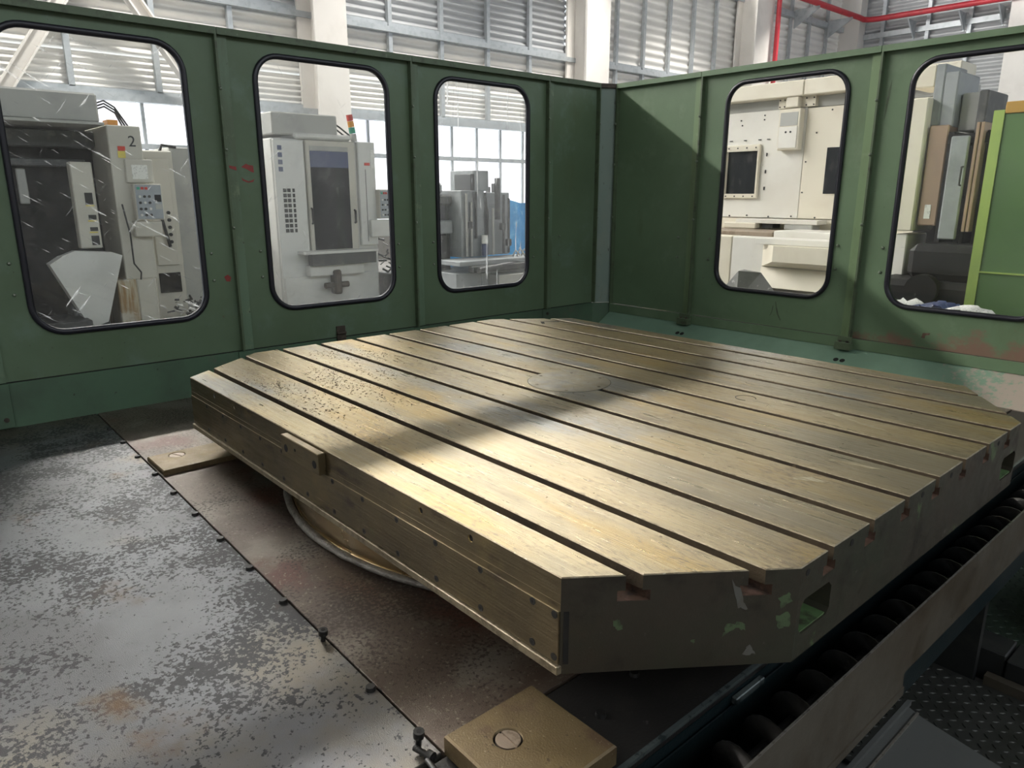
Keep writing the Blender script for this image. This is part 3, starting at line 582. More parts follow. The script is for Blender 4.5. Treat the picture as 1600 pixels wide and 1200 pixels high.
# grime below the right windows
for st in ([(-0.525, 0.03), (-0.517, 0.028), (-0.507, -0.01), (-0.492, -0.055), (-0.470, -0.092), (-0.478, -0.095), (-0.502, -0.058), (-0.515, -0.015)], [(-0.538, 0.0), (-0.533, -0.002), (-0.540, -0.05), (-0.553, -0.072), (-0.556, -0.068), (-0.545, -0.045)]):
    MB().ext(st, 'y', RY - 0.0012, RY - 0.0004).build('grime_streak', 'green_edge', pR2)
MB().ext([(0.415, -0.055), (0.455, -0.05), (0.45, -0.062), (0.43, -0.066), (0.428, -0.085), (0.41, -0.082)], 'y', RY - 0.0015, RY - 0.0005).build('rust_mark', 'rust_in', pR3)
MB().ext([(0.052, 1.30), (0.066, 1.36), (0.064, 1.29), (0.054, 1.20), (0.046, 1.14), (0.047, 1.22)], 'y', RY - 0.0012, RY - 0.0004).build('grime_streak', 'green_edge', pR3)

# skirts below the panels
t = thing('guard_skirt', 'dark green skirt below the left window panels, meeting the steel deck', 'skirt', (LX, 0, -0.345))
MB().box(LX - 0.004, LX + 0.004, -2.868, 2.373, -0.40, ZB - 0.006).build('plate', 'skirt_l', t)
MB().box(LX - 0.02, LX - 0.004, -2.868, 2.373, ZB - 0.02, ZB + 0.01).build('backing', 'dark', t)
def foot(name_t, y, w, label=None):
    MB().bbox(LX + 0.004, LX + 0.014, y - w / 2, y + w / 2, -0.34, -0.13, 0.002).build('foot_plate', 'skirt_l', name_t)
    for dy, z in ((-0.022, -0.30), (0.018, -0.30), (0.0, -0.165)):
        MB().cyl((LX + 0.014, y + dy, z), 0.011, 0.008, 'x', 12).build('bolt', 'dirty', name_t)
MB().ext(cs, 'z', -0.40, -0.131).build('corner_plate', 'skirt_l', t)
foot(t, -1.68, 0.10); foot(t, -0.505, 0.09); foot(t, 0.672, 0.09); foot(t, 1.85, 0.09)
b = thing('hinge_bracket', 'small rusty bracket below the second left window', 'bracket', (LX, 0.09, -0.1))
MB().bbox(LX, LX + 0.012, 0.062, 0.120, -0.100, -0.058, 0.002).build('leaf', 'dirty', b)
MB().bbox(LX + 0.0045, LX + 0.014, 0.060, 0.122, -0.155, -0.102, 0.002).build('leaf', 'dirty', b)
MB().cyl((LX + 0.016, 0.06, -0.101), 0.008, 0.06, 'y', 10).build('pin', 'dirty', b)

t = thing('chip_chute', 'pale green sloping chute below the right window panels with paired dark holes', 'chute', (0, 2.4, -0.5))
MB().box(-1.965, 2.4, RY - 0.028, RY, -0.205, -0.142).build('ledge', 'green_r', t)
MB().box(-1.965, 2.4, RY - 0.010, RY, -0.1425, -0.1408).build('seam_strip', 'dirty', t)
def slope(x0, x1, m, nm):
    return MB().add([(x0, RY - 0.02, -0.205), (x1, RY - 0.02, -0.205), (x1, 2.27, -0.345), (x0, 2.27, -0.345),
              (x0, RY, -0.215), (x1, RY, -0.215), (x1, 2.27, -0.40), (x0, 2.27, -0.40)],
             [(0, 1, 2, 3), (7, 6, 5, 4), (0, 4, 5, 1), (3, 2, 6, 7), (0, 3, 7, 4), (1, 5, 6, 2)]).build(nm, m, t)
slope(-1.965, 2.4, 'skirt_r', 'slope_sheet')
def on_slope(x, z): k = (-0.205 - z) / 0.14; return (x, RY - 0.02 + k * (2.27 - RY + 0.02), z)
nv = Vector((0, -0.14, 0.225)).normalized()
for x in (-1.211, -1.171, -0.018, 0.022):
    p = Vector(on_slope(x, -0.268)); a = Vector((1, 0, 0)); bb = nv.cross(a); pts = []
    for i in range(14):
        q = 2 * math.pi * i / 14; pts.append(p + nv * 0.0015 + 0.016 * (math.cos(q) * a + math.sin(q) * bb))
    MB().add(pts + [c - nv * 0.001 for c in pts], [tuple(range(14)), tuple(reversed(range(14, 28)))] + [(i, (i + 1) % 14, (i + 1) % 14 + 14, i + 14) for i in range(14)]).build('hole', 'dark', t)
for x in (-1.20, 0.0):
    MB().bbox(x - 0.062, x + 0.040, RY - 0.075, RY - 0.028, -0.212, -0.165, 0.003).bbox(x - 0.055, x + 0.035, RY - 0.052, RY - 0.037, -0.166, -0.132, 0.002).build('foot_bracket', 'green_edge', t)
    for d in (-0.035, 0.01):
        MB().cyl((x + d, RY - 0.055, -0.166), 0.009, 0.010, 'z', 10).build('bolt', 'dirty', t)

# ================================================================== BED AND DECK
DZ = -0.345
sy = lambda x: -1.3205 - 0.0168 * x
t = thing('machine_bed', 'low machine bed with oily steel deck plates under the slotted table', 'machine bed', (0, 0, FZ))
MB().box(LX, 1.226, -3.4, 2.27, FZ, DZ - 0.03).build('bed_body', 'teal', t)
MB().prism([(LX, -3.4), (0.965, -3.4), (0.965, sy(0.965) - 0.003), (LX, sy(LX) - 0.003)], DZ - 0.028, DZ, 0.0015).build('deck_plate', 'deck', t)['label'] = 'grey oil-blotched deck plate'
MB().prism([(LX, sy(LX) + 0.0025), (0.97, sy(0.97) + 0.0025), (0.97, 2.27), (LX, 2.27)], DZ - 0.028, DZ, 0.0015).build('deck_plate', 'deck2', t)['label'] = 'rust-brown deck plate'
MB().prism([(0.975, -3.4), (1.226, -3.4), (1.226, 2.27), (0.975, 2.27)], DZ - 0.028, DZ - 0.004, 0.003).build('edge_plate', 'deck_dark', t)
MB().box(1.219, 1.229, -3.4, 2.27, DZ - 0.012, DZ - 0.003).build('worn_edge', 'teal_edge', t)
CAP = MB().cyl((0, 0, 0), 0.0125, 0.009, 'z', 14, 0.0105).mesh('deck_bolt'); CAP.materials.append(M['capscrew'])
for x in (-1.228, -0.973, -0.734, -0.49, -0.243, 0.001, 0.238, 0.708, -1.47, -1.72):
    link('deck_bolt', CAP, None, t, (x, sy(x) - 0.014, DZ))
MB().bbox(1.229, 1.243, -0.72, -0.60, -0.398, -0.380, 0.002).build('ledge_bar', 'teal_edge', t)
for x, y in ((1.06, -0.86), (1.02, -0.66), (1.1, -1.02)):
    link('deck_bolt', CAP, None, t, (x, y, DZ - 0.004))
# loose cap screws by the near block
def loose(x, y, z, yaw, tilt, label, h=0.03):
    t = thing('cap_screw', label, 'screw', (x, y, DZ), 'loose screws beside the near block')
    a = Vector((math.cos(yaw) * math.cos(tilt), math.sin(yaw) * math.cos(tilt), math.sin(tilt)))
    p = Vector((x, y, z))
    MB().tube([p, p + a * 0.014], 0.0115, 12).build('head', 'capscrew', t)
    MB().tube([p - a * h, p], 0.0062, 10).build('shank', 'capscrew', t)
    MB().tube([p + a * 0.0138, p + a * 0.0146], 0.0058, 6).build('socket', 'dark', t)
loose(0.93, -1.368, DZ + 0.030, 0.3, R(85), 'upright dark cap screw standing left of the near slotted block', 0.028)
loose(0.965, -1.372, DZ + 0.0125, 0.25, 0.0, 'dark cap screw lying between the two others by the near block', 0.034)
loose(1.015, -1.385, DZ + 0.0125, -0.15, 0.0, 'dark cap screw lying nearest the bottom edge by the near block', 0.04)
loose(0.474, sy(0.474) - 0.012, DZ + 0.020, 0.3, R(84), 'dark cap screw standing half out of the deck seam', 0.018)

# slotted blocks
def slotted(x0, x1, y0, y1, h, sc, r, slot_dir, label, m='block'):
    t = thing('slotted_block', label, 'cover block', ((x0 + x1) / 2, (y0 + y1) / 2, DZ), 'bronzed cover blocks on the deck')
    o = MB().prism([(x0, y0), (x1, y0), (x1, y1), (x0, y1)], DZ + 0.0005, DZ + h, 0.004).build('block', m, t)
    cut(o, MB().cyl((sc[0], sc[1], DZ + h - 0.006), r + 0.004, 0.05, 'z', 32))
    o = MB().cyl((sc[0], sc[1], DZ + h - 0.0058), r - 0.001, 0.0045, 'z', 32).build('screw', 'screw', t)
    a = Vector(slot_dir).normalized(); b = Vector((-a.y, a.x)); c = Vector(sc)
    q = [c + a * 0.1 + b * 0.0028, c - a * 0.1 + b * 0.0028, c - a * 0.1 - b * 0.0028, c + a * 0.1 - b * 0.0028]
    cut(o, MB().prism([(p.x, p.y) for p in q], DZ + h - 0.0045, DZ + h + 0.02))
    MB().cyl((sc[0], sc[1], DZ + h - 0.0059), r + 0.003, 0.0008, 'z', 32).build('recess', 'dark', t)
slotted(0.974, 1.215, -1.338, -1.104, 0.045, (1.064, -1.250), 0.026, (1, -0.05), 'bronzed square block with a slotted screw at the near bottom edge')
slotted(-1.153, -0.937, -1.296, -0.95, 0.020, (-1.10, -1.195), 0.030, (1, 0.4), 'thin bronzed plate with a slotted screw under the left end of the table', 'block')

# ================================================================== ROTARY TABLE
LH, WH, CX, CY = 1.36, 1.117, 0.290, 0.390
OCT = [(-LH + CX, -WH), (LH - CX, -WH), (LH, -WH + CY), (LH, WH - CY), (LH - CX, WH), (-LH + CX, WH), (-LH, WH - CY), (-LH, -WH + CY)]
SL = [(k - 5) * 0.2 for k in range(11)]
SW, TW = 0.0138, 0.0270        # half widths of neck and T
tb = thing('rotary_table', 'large octagonal steel machine table with eleven parallel T-slots', 'machine table', (0, 0, DZ))
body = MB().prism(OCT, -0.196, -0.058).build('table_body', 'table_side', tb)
pk = MB().bbox(LH - 0.07, LH + 0.03, -0.712, -0.578, -0.163, -0.082, 0.014).bbox(LH - 0.07, LH + 0.03, 0.582, 0.720, -0.170, -0.092, 0.014)
cut(body, pk)
for y0, y1, z0, z1 in ((-0.712, -0.578, -0.163, -0.082), (0.582, 0.720, -0.170, -0.092)):
    MB().box(LH - 0.0698, LH - 0.066, y0 + 0.003, y1 - 0.003, z0 + 0.003, z1 - 0.003).box(LH - 0.069, LH - 0.004, y0 + 0.004, y1 - 0.004, z0 + 0.0005, z0 + 0.004).build('pocket', 'pocket', tb)
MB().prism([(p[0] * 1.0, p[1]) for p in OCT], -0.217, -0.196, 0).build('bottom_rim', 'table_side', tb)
MB().prism(inset(OCT, 0.002), -0.0595, -0.0575).build('slot_floor', 'rust_in', tb)
edges = [-WH] + SL + [WH]
for i in range(12):
    y0, y1 = edges[i], edges[i + 1]
    a = y0 + (SW if i > 0 else 0); b = y1 - (SW if i < 11 else 0)
    poly = clip(clip(OCT, 1, a, False), 1, b, True)
    a2 = y0 + (TW if i > 0 else 0); b2 = y1 - (TW if i < 11 else 0)
    poly2 = clip(clip(OCT, 1, a2, False), 1, b2, True)
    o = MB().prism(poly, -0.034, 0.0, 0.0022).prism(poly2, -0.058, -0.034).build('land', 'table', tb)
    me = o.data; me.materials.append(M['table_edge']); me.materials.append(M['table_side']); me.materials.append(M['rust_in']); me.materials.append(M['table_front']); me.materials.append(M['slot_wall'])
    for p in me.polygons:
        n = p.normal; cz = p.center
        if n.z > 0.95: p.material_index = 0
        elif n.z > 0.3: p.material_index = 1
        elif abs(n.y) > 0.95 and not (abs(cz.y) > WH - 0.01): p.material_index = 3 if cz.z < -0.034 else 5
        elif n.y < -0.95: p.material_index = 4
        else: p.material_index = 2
    hc = MB(); use = False
    if i == 0:
        for x in (-0.99, -0.802, -0.603, -0.40, 0.39, 0.586, 0.783, 0.98)[1:7]:
            if x in (-0.40, 0.39): continue
            hc.cyl((x, -WH - 0.02, -0.024), 0.0090, 0.030, 'y', 14); use = True; MB().cyl((x, -WH + 0.004, -0.024), 0.0088, 0.004, 'y', 14).build('bolt_hole', 'dark', o)
    for yh in (-0.698, -0.499, -0.098, 0.104, 0.505):
        if a < yh < b: MB().cyl((LH - 0.004, yh, -0.0205), 0.0080, 0.0048, 'x', 14).build('bolt_hole', 'dark', o)
    if use: cut(o, hc)
# left-face cover plate with its two rows of screws and the bottom lip
MB().bbox(-1.068, 1.068, -WH - 0.004, -WH + 0.001, -0.194, -0.0745, 0.0006).build('cover_plate', 'table_front', tb)
MB().box(-1.07, 1.07, -WH - 0.001, -WH + 0.001, -0.0745, -0.058).build('face_strip', 'table_front', tb)
MB().bbox(-1.072, 1.072, -WH - 0.010, -WH + 0.02, -0.217, -0.1965, 0.002).build('drip_lip', 'table_edge', tb)
CS = MB().cyl((0, 0, 0), 0.0085, 0.0012, 'y', 14).mesh('cover_screw'); CS.materials.append(M['capscrew'])
SOC = MB().cyl((0, -0.0004, 0), 0.0042, 0.0006, 'y', 6).mesh('socket'); SOC.materials.append(M['dark'])
for k in range(13):
    x = -1.0637 + 0.171 * k
    if x < -1.03: continue
    for z in (-0.084, -0.179):
        s_ = link('cover_screw', CS, None, tb, (x + 0.005, -WH - 0.0050, z))
        link('socket', SOC, None, s_, (x + 0.005, -WH - 0.0050, z))
s_ = [link('cover_screw', CS, None, tb, (1.057, -WH - 0.0050, z)) for z in (-0.085, -0.181)]
# dark groove on the near chamfer beside the cover plate
d = Vector((CX, CY)).normalized(); nrm = Vector((d.y, -d.x)); p0 = Vector((LH - CX, -WH))
def on_ch(a, z, out): q = p0 + d * a + nrm * out; return (q.x, q.y, z)
MB().add([on_ch(0.006, -0.075, 0.001), on_ch(0.017, -0.075, 0.001), on_ch(0.017, -0.194, 0.001), on_ch(0.006, -0.194, 0.001),
          on_ch(0.006, -0.075, -0.001), on_ch(0.017, -0.075, -0.001), on_ch(0.017, -0.194, -0.001), on_ch(0.006, -0.194, -0.001)],
         [(0, 1, 2, 3), (7, 6, 5, 4), (0, 4, 5, 1), (1, 5, 6, 2), (2, 6, 7, 3), (3, 7, 4, 0)]).build('groove', 'dark', tb)
def chip(pts, m, seed):
    rr = random.Random(seed); out = []; n = len(pts)
    for i in range(n):                                   # roughen the outline
        p, q = pts[i], pts[(i + 1) % n]
        for k in range(4):
            f = k / 4; j = 0.0035 if k else 0.001
            out.append((p[0] + (q[0] - p[0]) * f + rr.uniform(-j, j), p[1] + (q[1] - p[1]) * f + rr.uniform(-j, j)))
    k = len(out)
    MB().add([on_ch(x, z, 0.0007) for x, z in out] + [on_ch(x, z, -0.0005) for x, z in out], [tuple(range(k)), tuple(reversed(range(k, 2 * k)))] + [(i, (i + 1) % k, (i + 1) % k + k, i + k) for i in range(k)]).build('paint_chip', m, tb)
for i, (pts, m_) in enumerate((([(0.442, -0.066), (0.464, -0.053), (0.474, -0.075), (0.451, -0.089)], 'chipgreen'), ([(0.443, -0.106), (0.468, -0.097), (0.475, -0.127), (0.452, -0.136)], 'chipgreen'),
        ([(0.106, -0.10), (0.119, -0.098), (0.125, -0.12), (0.112, -0.119)], 'chipgreen'), ([(0.34, -0.12), (0.373, -0.117), (0.381, -0.137), (0.36, -0.128), (0.333, -0.150)], 'chipgreen'),
        ([(0.344, -0.017), (0.366, -0.050), (0.381, -0.088), (0.36, -0.084)], 'chipgrey'), ([(0.378, -0.192), (0.392, -0.170), (0.408, -0.193)], 'chipgrey'), ([(0.266, -0.155), (0.277, -0.153), (0.274, -0.162)], 'chipgreen'))):
    chip(pts, m_, i)
# stop block screwed to the left face
o = MB().bbox(-0.155, 0.098, -1.142, -WH - 0.0005, -0.075, -0.008, 0.002).build('stop_block', 'table_front', tb)
for x, z, r in ((-0.12, -0.046, 0.0125), (0.072, -0.046, 0.0125), (-0.055, -0.036, 0.005)):
    MB().cyl((x, -1.1427, z), r, 0.003, 'y', 20).build('hole', 'dark', o)
# centre disc, plug, clamp notch
MB().cyl((0, 0, -0.055), 0.1665, 0.0555, 'z', 64).build('groove', 'dark', tb)
o = MB().cyl((0, 0, -0.05), 0.1645, 0.051, 'z', 64).build('centre_disc', 'disc', tb)
for k in range(6):
    a = R(60 * k + 10); MB().cyl((0.14 * math.cos(a), 0.14 * math.sin(a), 0.001), 0.0065, 0.0008, 'z', 12).build('screw', 'chips', o)
def ring(c, r0, r1, z, nm, m, n=32, a0=0, a1=360):
    vs = []; full = a1 - a0 >= 360
    for i in range(n + (0 if full else 1)):
        a = R(a0 + (a1 - a0) * i / n)
        for r in (r0, r1):
            for zz in (z, z + 0.0008): vs.append((c[0] + r * math.cos(a), c[1] + r * math.sin(a), zz))
    k = len(vs) // 4; fs = []
    for i in range(k if full else k - 1):
        j = (i + 1) % k; A, B = 4 * i, 4 * j
        fs += [(A + 1, A + 3, B + 3, B + 1), (A, A + 1, B + 1, B), (A + 2, B + 2, B + 3, A + 3), (A, B, B + 2, A + 2)]
    return MB().add(vs, fs).build(nm, m, tb)
ring((0.6, 0.312), 0.0345, 0.0375, 0.0001, 'plug_groove', 'dark', 32, 20, 300)
MB().prism([(-1.10, 0.885), (-1.045, 0.845), (-1.035, 0.86), (-1.085, 0.90)], 0.0, 0.0010).prism([(-1.10, 0.885), (-1.085, 0.90), (-1.02, 0.965), (-1.04, 0.972)], 0.0, 0.0010).build('scribed_notch', 'dark', tb)
# hub under the table
MB().cyl((0, 0, DZ + 0.001), 1.085, 0.126, 'z', 128).build('hub', 'hub', tb)
def torus(r, rr, z, nm, m, squash=1.0, jit=0.0):
    vs = []; fs = []; n, k = 160, 8
    for i in range(n):
        a = 2 * math.pi * i / n; j = 1 + random.uniform(-jit, jit)
        for q in range(k):
            b = 2 * math.pi * q / k; w = r + rr * j * math.cos(b); vs.append((w * math.cos(a), w * math.sin(a), z + rr * j * squash * math.sin(b)))
    for i in range(n):
        for q in range(k): fs.append((i * k + q, ((i + 1) % n) * k + q, ((i + 1) % n) * k + (q + 1) % k, i * k + (q + 1) % k))
    return MB().add(vs, fs, True).build(nm, m, tb)
torus(1.104, 0.014, DZ + 0.0135, 'seal_bead', 'seal', 0.8, 0.16)
torus(1.088, 0.004, DZ + 0.016, 'hub_ring', 'hub')
# chips and grit on the far-left end of the table
def grit():
    mb = MB(); rnd = random.Random(3)
    cl = [(-0.68, -0.93, 0.16, 0.045, 200), (-0.69, -0.69, 0.14, 0.05, 200), (-0.45, -0.69, 0.10, 0.05, 140), (-0.28, -0.91, 0.16, 0.05, 160), (-0.22, -0.68, 0.10, 0.04, 80),
          (-1.08, -0.47, 0.10, 0.05, 120), (-0.95, -0.33, 0.09, 0.05, 110), (-0.61, -0.50, 0.10, 0.05, 110), (-0.34, -1.05, 0.15, 0.03, 110), (-0.87, -1.04, 0.1, 0.03, 70),
          (0.05, -1.06, 0.14, 0.028, 260), (0.29, -1.05, 0.10, 0.03, 180), (0.50, -1.06, 0.07, 0.025, 80), (-0.2, -0.5, 0.5, 0.4, 80), (0.5, 0.0, 0.6, 0.6, 60)]
    for cx, cy, sx, syy, n in cl:
        for i in range(n):
            x, y = rnd.gauss(cx, sx), rnd.gauss(cy, syy)
            if abs(x) > 1.2 or abs(y) > 1.0 or min(abs(y - s) for s in SL) < 0.02: continue
            if abs(x) > 1.05 and abs(y) > 0.9: continue
            r = rnd.uniform(0.0014, 0.0055); h = rnd.uniform(0.0008, 0.0028); a = rnd.uniform(0, 6.28); e = rnd.uniform(0.3, 1)
            c, s = math.cos(a), math.sin(a)
            P = lambda u, w, z: (x + u * c - w * s, y + u * s + w * c, z)
            mb.add([P(-r, -r * e * 0.5, 0.0012), P(r, -r * e * 0.6, 0.0012), P(r * 0.7, r * e * 0.6, 0.0012), P(-r * 0.8, r * e * 0.5, 0.0012), P(r * 0.1, 0, h + 0.001)],
                   [(0, 1, 4), (1, 2, 4), (2, 3, 4), (3, 0, 4), (0, 3, 2, 1)])
    o = mb.build('metal_chips', 'chips')
    for cx, cy, l, w, a in ((0.93, 0.355, 0.085, 0.022, -0.3), (1.05, 0.315, 0.06, 0.012, -0.25), (1.17, -0.07, 0.07, 0.010, 0.2), (1.14, -0.27, 0.05, 0.02, 0.6)):
        pts = []
        for i in range(14):
            q = 2 * math.pi * i / 14; k = rnd.uniform(0.55, 1.15); u, v = l * k * math.cos(q), w * k * math.sin(q)
            pts.append((cx + u * math.cos(a) - v * math.sin(a), cy + u * math.sin(a) + v * math.cos(a)))
        MB().prism(pts, 0.0001, 0.0005).build('scuff_mark', 'scuff', tb); tag(o, 'fine metal chips and grit scattered over the slotted table', 'chips', kind='stuff')
grit()

# ================================================================== CHIP AUGER, TROUGH, WALKWAY
t = thing('chip_auger', 'dark screw auger lying in the trough along the right edge of the bed', 'auger', (1.33, 0, FZ))
AZ, AR, AP = -0.470, 0.083, 0.121
MB().cyl((1.331, -1.9, AZ), 0.030, 4.1, 'y', 16).build('shaft', 'auger', t)
def flight():
    vs = []; fs = []; n = int(4.0 / AP * 20)
    for i in range(n + 1):
        y = -1.85 + 4.0 * i / n; a = 2 * math.pi * (y + 0.025) / AP
        for r in (0.028, AR):
            for dy in (-0.004, 0.004): vs.append((1.331 + r * math.cos(a), y + dy, AZ + r * math.sin(a)))
    for i in range(n):
        A, B = 4 * i, 4 * i + 4
        fs += [(A, A + 2, B + 2, B), (A + 1, B + 1, B + 3, A + 3), (A + 2, A + 3, B + 3, B + 2)]
    return MB().add(vs, fs, True).build('flight', 'auger', t)
flight()
t = thing('auger_trough', 'steel trough with a tall oily guard plate on the walkway side of the auger', 'trough', (1.36, 0, FZ))
MB().ext([(1.232, -0.40), (1.236, -0.40), (1.236, -0.53), (1.275, -0.565), (1.385, -0.565), (1.414, -0.53), (1.414, -0.44), (1.418, -0.44), (1.418, -0.532), (1.388, -0.570), (1.273, -0.570), (1.232, -0.534)], 'y', -1.9, 2.2).build('channel', 'teal', t)
MB().ext([(-1.9, -0.280), (-1.9, -0.500), (-0.225, -0.512), (-0.232, -0.448), (0.30, -0.453), (2.2, -0.455), (2.2, -0.280)], 'x', 1.419, 1.4225).build('guard_plate', 'plate', t)
MB().box(1.4185, 1.4230, -1.9, 2.2, -0.281, -0.2785).build('plate_edge', 'plate_lip', t)
MB().box(1.4225, 1.426, -1.2, -0.226, -0.513, -0.490).build('plate_fold', 'plate', t)
for ya, yb in ((-1.7, -1.62), (0.525, 0.560)): MB().box(1.26, 1.40, ya, yb, FZ, -0.571).build('trough_support', 'channel', t)
t = thing('walkway_step', 'flat grey sheet-metal step beside the guard plate at the bottom right', 'step', (1.65, -0.7, FZ))
MB().prism([(1.428, -1.7), (2.1, -1.7), (2.1, -0.36), (1.640, -0.262), (1.475, -0.226), (1.428, -0.205)], -0.556, -0.550, 0.001).build('step_sheet', 'flat', t)
MB().box(1.462, 1.467, -1.7, -0.222, -0.550, -0.545).build('raised_bead', 'plate_lip', t)
MB().box(1.430, 1.440, -1.7, -0.20, -0.550, -0.538).build('side_bead', 'flat', t)
MB().box(1.45, 2.08, -1.65, -0.42, FZ, -0.556).build('step_box', 'channel', t)
def checker(nm, label, x0, x1, y0, y1, z, m, pitch=0.030, zb=FZ):
    t = thing(nm, label, 'checker plate', ((x0 + x1) / 2, (y0 + y1) / 2, FZ))
    MB().box(x0, x1, y0, y1, z - 0.008, z).build('plate', m, t)
    if z - 0.008 > FZ + 0.002: MB().box(x0 + 0.02, x1 - 0.02, y0 + 0.02, y1 - 0.02, zb, z - 0.008).build('support_frame', 'channel', t)
    mb = MB(); nx, ny = int((x1 - x0) / pitch), int((y1 - y0) / pitch)
    for i in range(nx):
        for j in range(ny):
            cx, cy = x0 + (i + 0.5) * pitch, y0 + (j + 0.5) * pitch
            a = R(45) if (i + j) % 2 else R(-45); c, s = math.cos(a), math.sin(a); l, w = 0.0125, 0.0032
            P = lambda u, v, zz: (cx + u * c - v * s, cy + u * s + v * c, zz)
            mb.add([P(-l, 0, z), P(0, -w, z), P(l, 0, z), P(0, w, z), P(-l * 0.6, 0, z + 0.003), P(l * 0.6, 0, z + 0.003)],
                   [(0, 1, 4), (1, 5, 4), (1, 2, 5), (2, 3, 5), (3, 4, 5), (3, 0, 4)])
    o = mb.build('lugs', m, t); o['kind'] = 'stuff'
checker('checker_plate', 'dark checker plate walkway floor at the bottom right, nearest the step', 1.235, 2.6, -0.15, 0.520, -0.850, 'checker')
checker('checker_plate', 'greenish checker plate walkway floor beyond the black channel', 1.235, 2.6, 0.72, 2.2, -0.850, 'checker_g')
t = thing('channel_beam', 'black channel beam crossing the walkway between the checker plates', 'beam', (1.7, 0.62, FZ))
MB().bbox(1.235, 1.47, 0.575, 0.700, FZ, -0.750, 0.004).build('cover', 'channel', t)
MB().bbox(1.474, 2.6, 0.565, 0.710, FZ, -0.760, 0.004).build('cover', 'channel', t)
MB().box(1.43, 2.6, 0.525, 0.560, FZ, -0.82).build('edge_angle', 'plate', t)
checker('pedal_step', 'small raised checker-plate step beside the guard plate at the right edge', 1.50, 2.3, 0.86, 1.5, -0.640, 'checker', zb=-0.8465)

# ================================================================== MACHINES SEEN THROUGH THE LEFT WINDOWS
def pbox(t, nm, m, x0, x1, y0, y1, z0, z1, b=0.01):
    mb = MB()
    mb.bbox(x0, x1, y0, y1, z0, z1, min(b, 0.3 * min(abs(x1 - x0), abs(y1 - y0), abs(z1 - z0))))
    return mb.build(nm, m, t)
FX = -7.0
def pendant(t, y0, y1, z0, z1, x):
    p = pbox(t, 'control_pendant', 'beige', x, x + 0.10, y0, y1, z0, z1)
    f = pbox(p, 'panel_face', 'panelblue', x + 0.10, x + 0.106, y0 + 0.012, y1 - 0.012, z0 + 0.012, z1 - 0.012, 0.001)
    w, h = y1 - y0, z1 - z0
    for r_ in range(4):
        for c in range(3):
            MB().cyl((x + 0.106, y0 + w * (0.17 + 0.17 * c), z0 + h * (0.14 + 0.17 * r_)), w * 0.05, 0.012, 'x', 10).build('button', 'ink' if (r_ + c) % 3 else 'white', p)
    for c, mm in enumerate(('sgrn', 'sred', 'sred')):
        MB().box(x + 0.106, x + 0.112, y0 + w * (0.10 + 0.14 * c), y0 + w * (0.20 + 0.14 * c), z0 + h * 0.84, z0 + h * 0.91).build('lamp', mm, p)
    MB().box(x + 0.106, x + 0.110, y0 + w * 0.70, y0 + w * 0.93, z0 + h * 0.50, z0 + h * 0.70).build('display', 'darkglass', p)
    MB().box(x + 0.106, x + 0.110, y0 + w * 0.70, y0 + w * 0.93, z0 + h * 0.30, z0 + h * 0.44).build('display', 'greybox', p)
    return p
t = thing('machining_center', 'beige machining centre with dark open front and blue-grey pendant behind the scratched left window', 'machine', (-7.6, 0, FZ), 'machine tools behind the left guard wall')
pbox(t, 'top_housing', 'greybox', -8.6, -7.05, -1.9, 0.075, 1.455, 1.75, 0.02)
pbox(t, 'roof_rail', 'greybox', -8.6, -6.98, -1.9, 0.10, 1.43, 1.458, 0.004)
pbox(t, 'back_wall', 'black', -8.6, -8.5, -1.9, 0.115, FZ, 1.43)
pbox(t, 'side_wall', 'black', -8.5, -7.1, -1.9, -1.82, FZ, 1.43)
pbox(t, 'inner_wall', 'black', -7.9, -7.75, -1.82, 0.11, FZ, 1.42)
pbox(t, 'inner_beam', 'darkmach', -7.75, -7.55, -1.8, 0.11, 1.22, 1.40)
pbox(t, 'inner_beam', 'darkmach', -7.75, -7.6, -1.8, 0.0, 1.02, 1.10)
for y in (-0.66, -0.80):
    pbox(t, 'inner_strip', 'greybox', -7.74, -7.70, y, y + 0.09, 0.62, 1.0)
d_ = pbox(t, 'sliding_cover', 'beige', -7.2, -7.05, -0.27, -0.062, 0.155, 1.055)
for y, z, h in ((-0.14, 0.62, 0.12), (-0.13, 0.46, 0.05), (-0.13, 0.34, 0.04), (-0.13, 0.19, 0.10)):
    MB().box(-7.05, -7.045, y - 0.03, y + 0.045, z, z + h).build('vent', 'ink', d_)
for z in (0.60, 0.44, 0.32): MB().box(-7.05, -7.044, -0.17, -0.09, z, z + 0.012).build('label_strip', 'yel', d_)
pbox(t, 'column', 'beige', -8.3, -7.0, 0.115, 0.45, -0.20, 1.44)
pbox(t, 'column_foot', 'wornwhite', -8.3, -7.0, 0.02, 0.22, FZ, -0.20)
pbox(t, 'column_foot', 'beige', -8.3, -7.0, 0.222, 0.42, FZ, -0.20)
c_ = pbox(t, 'cabinet_door', 'beige', -7.0, -6.96, 0.242, 0.525, 0.845, 1.095)
MB().box(-6.96, -6.956, 0.303, 0.463, 0.885, 1.035).build('notice', 'paper', c_)
MB().box(-6.999, -6.994, 0.20, 0.274, 1.178, 1.226).build('sticker', 'sred', t); MB().box(-6.999, -6.994, 0.195, 0.270, 1.105, 1.176).build('sticker', 'yel', t)
me = text_mesh('2', 0.16); me.transform(Matrix.Translation((-6.996, 0.35, 1.275)) @ Matrix.Rotation(R(90), 4, 'Z') @ Matrix.Rotation(R(90), 4, 'X')); link('number_mark', me, 'ink', t)
pendant(t, 0.27, 0.556, 0.45, 0.835, -6.95)
pbox(t, 'pendant_box', 'beige', -7.0, -6.9, 0.245, 0.535, 0.268, 0.44)
o = MB().ext([(-0.50, 0.10), (-0.374, 0.148), (-0.022, 0.12), (0.076, 0.08), (-0.147, -0.624), (-0.233, -0.65)], 'x', -6.98, -6.86).build('cone_chute', 'white', t)
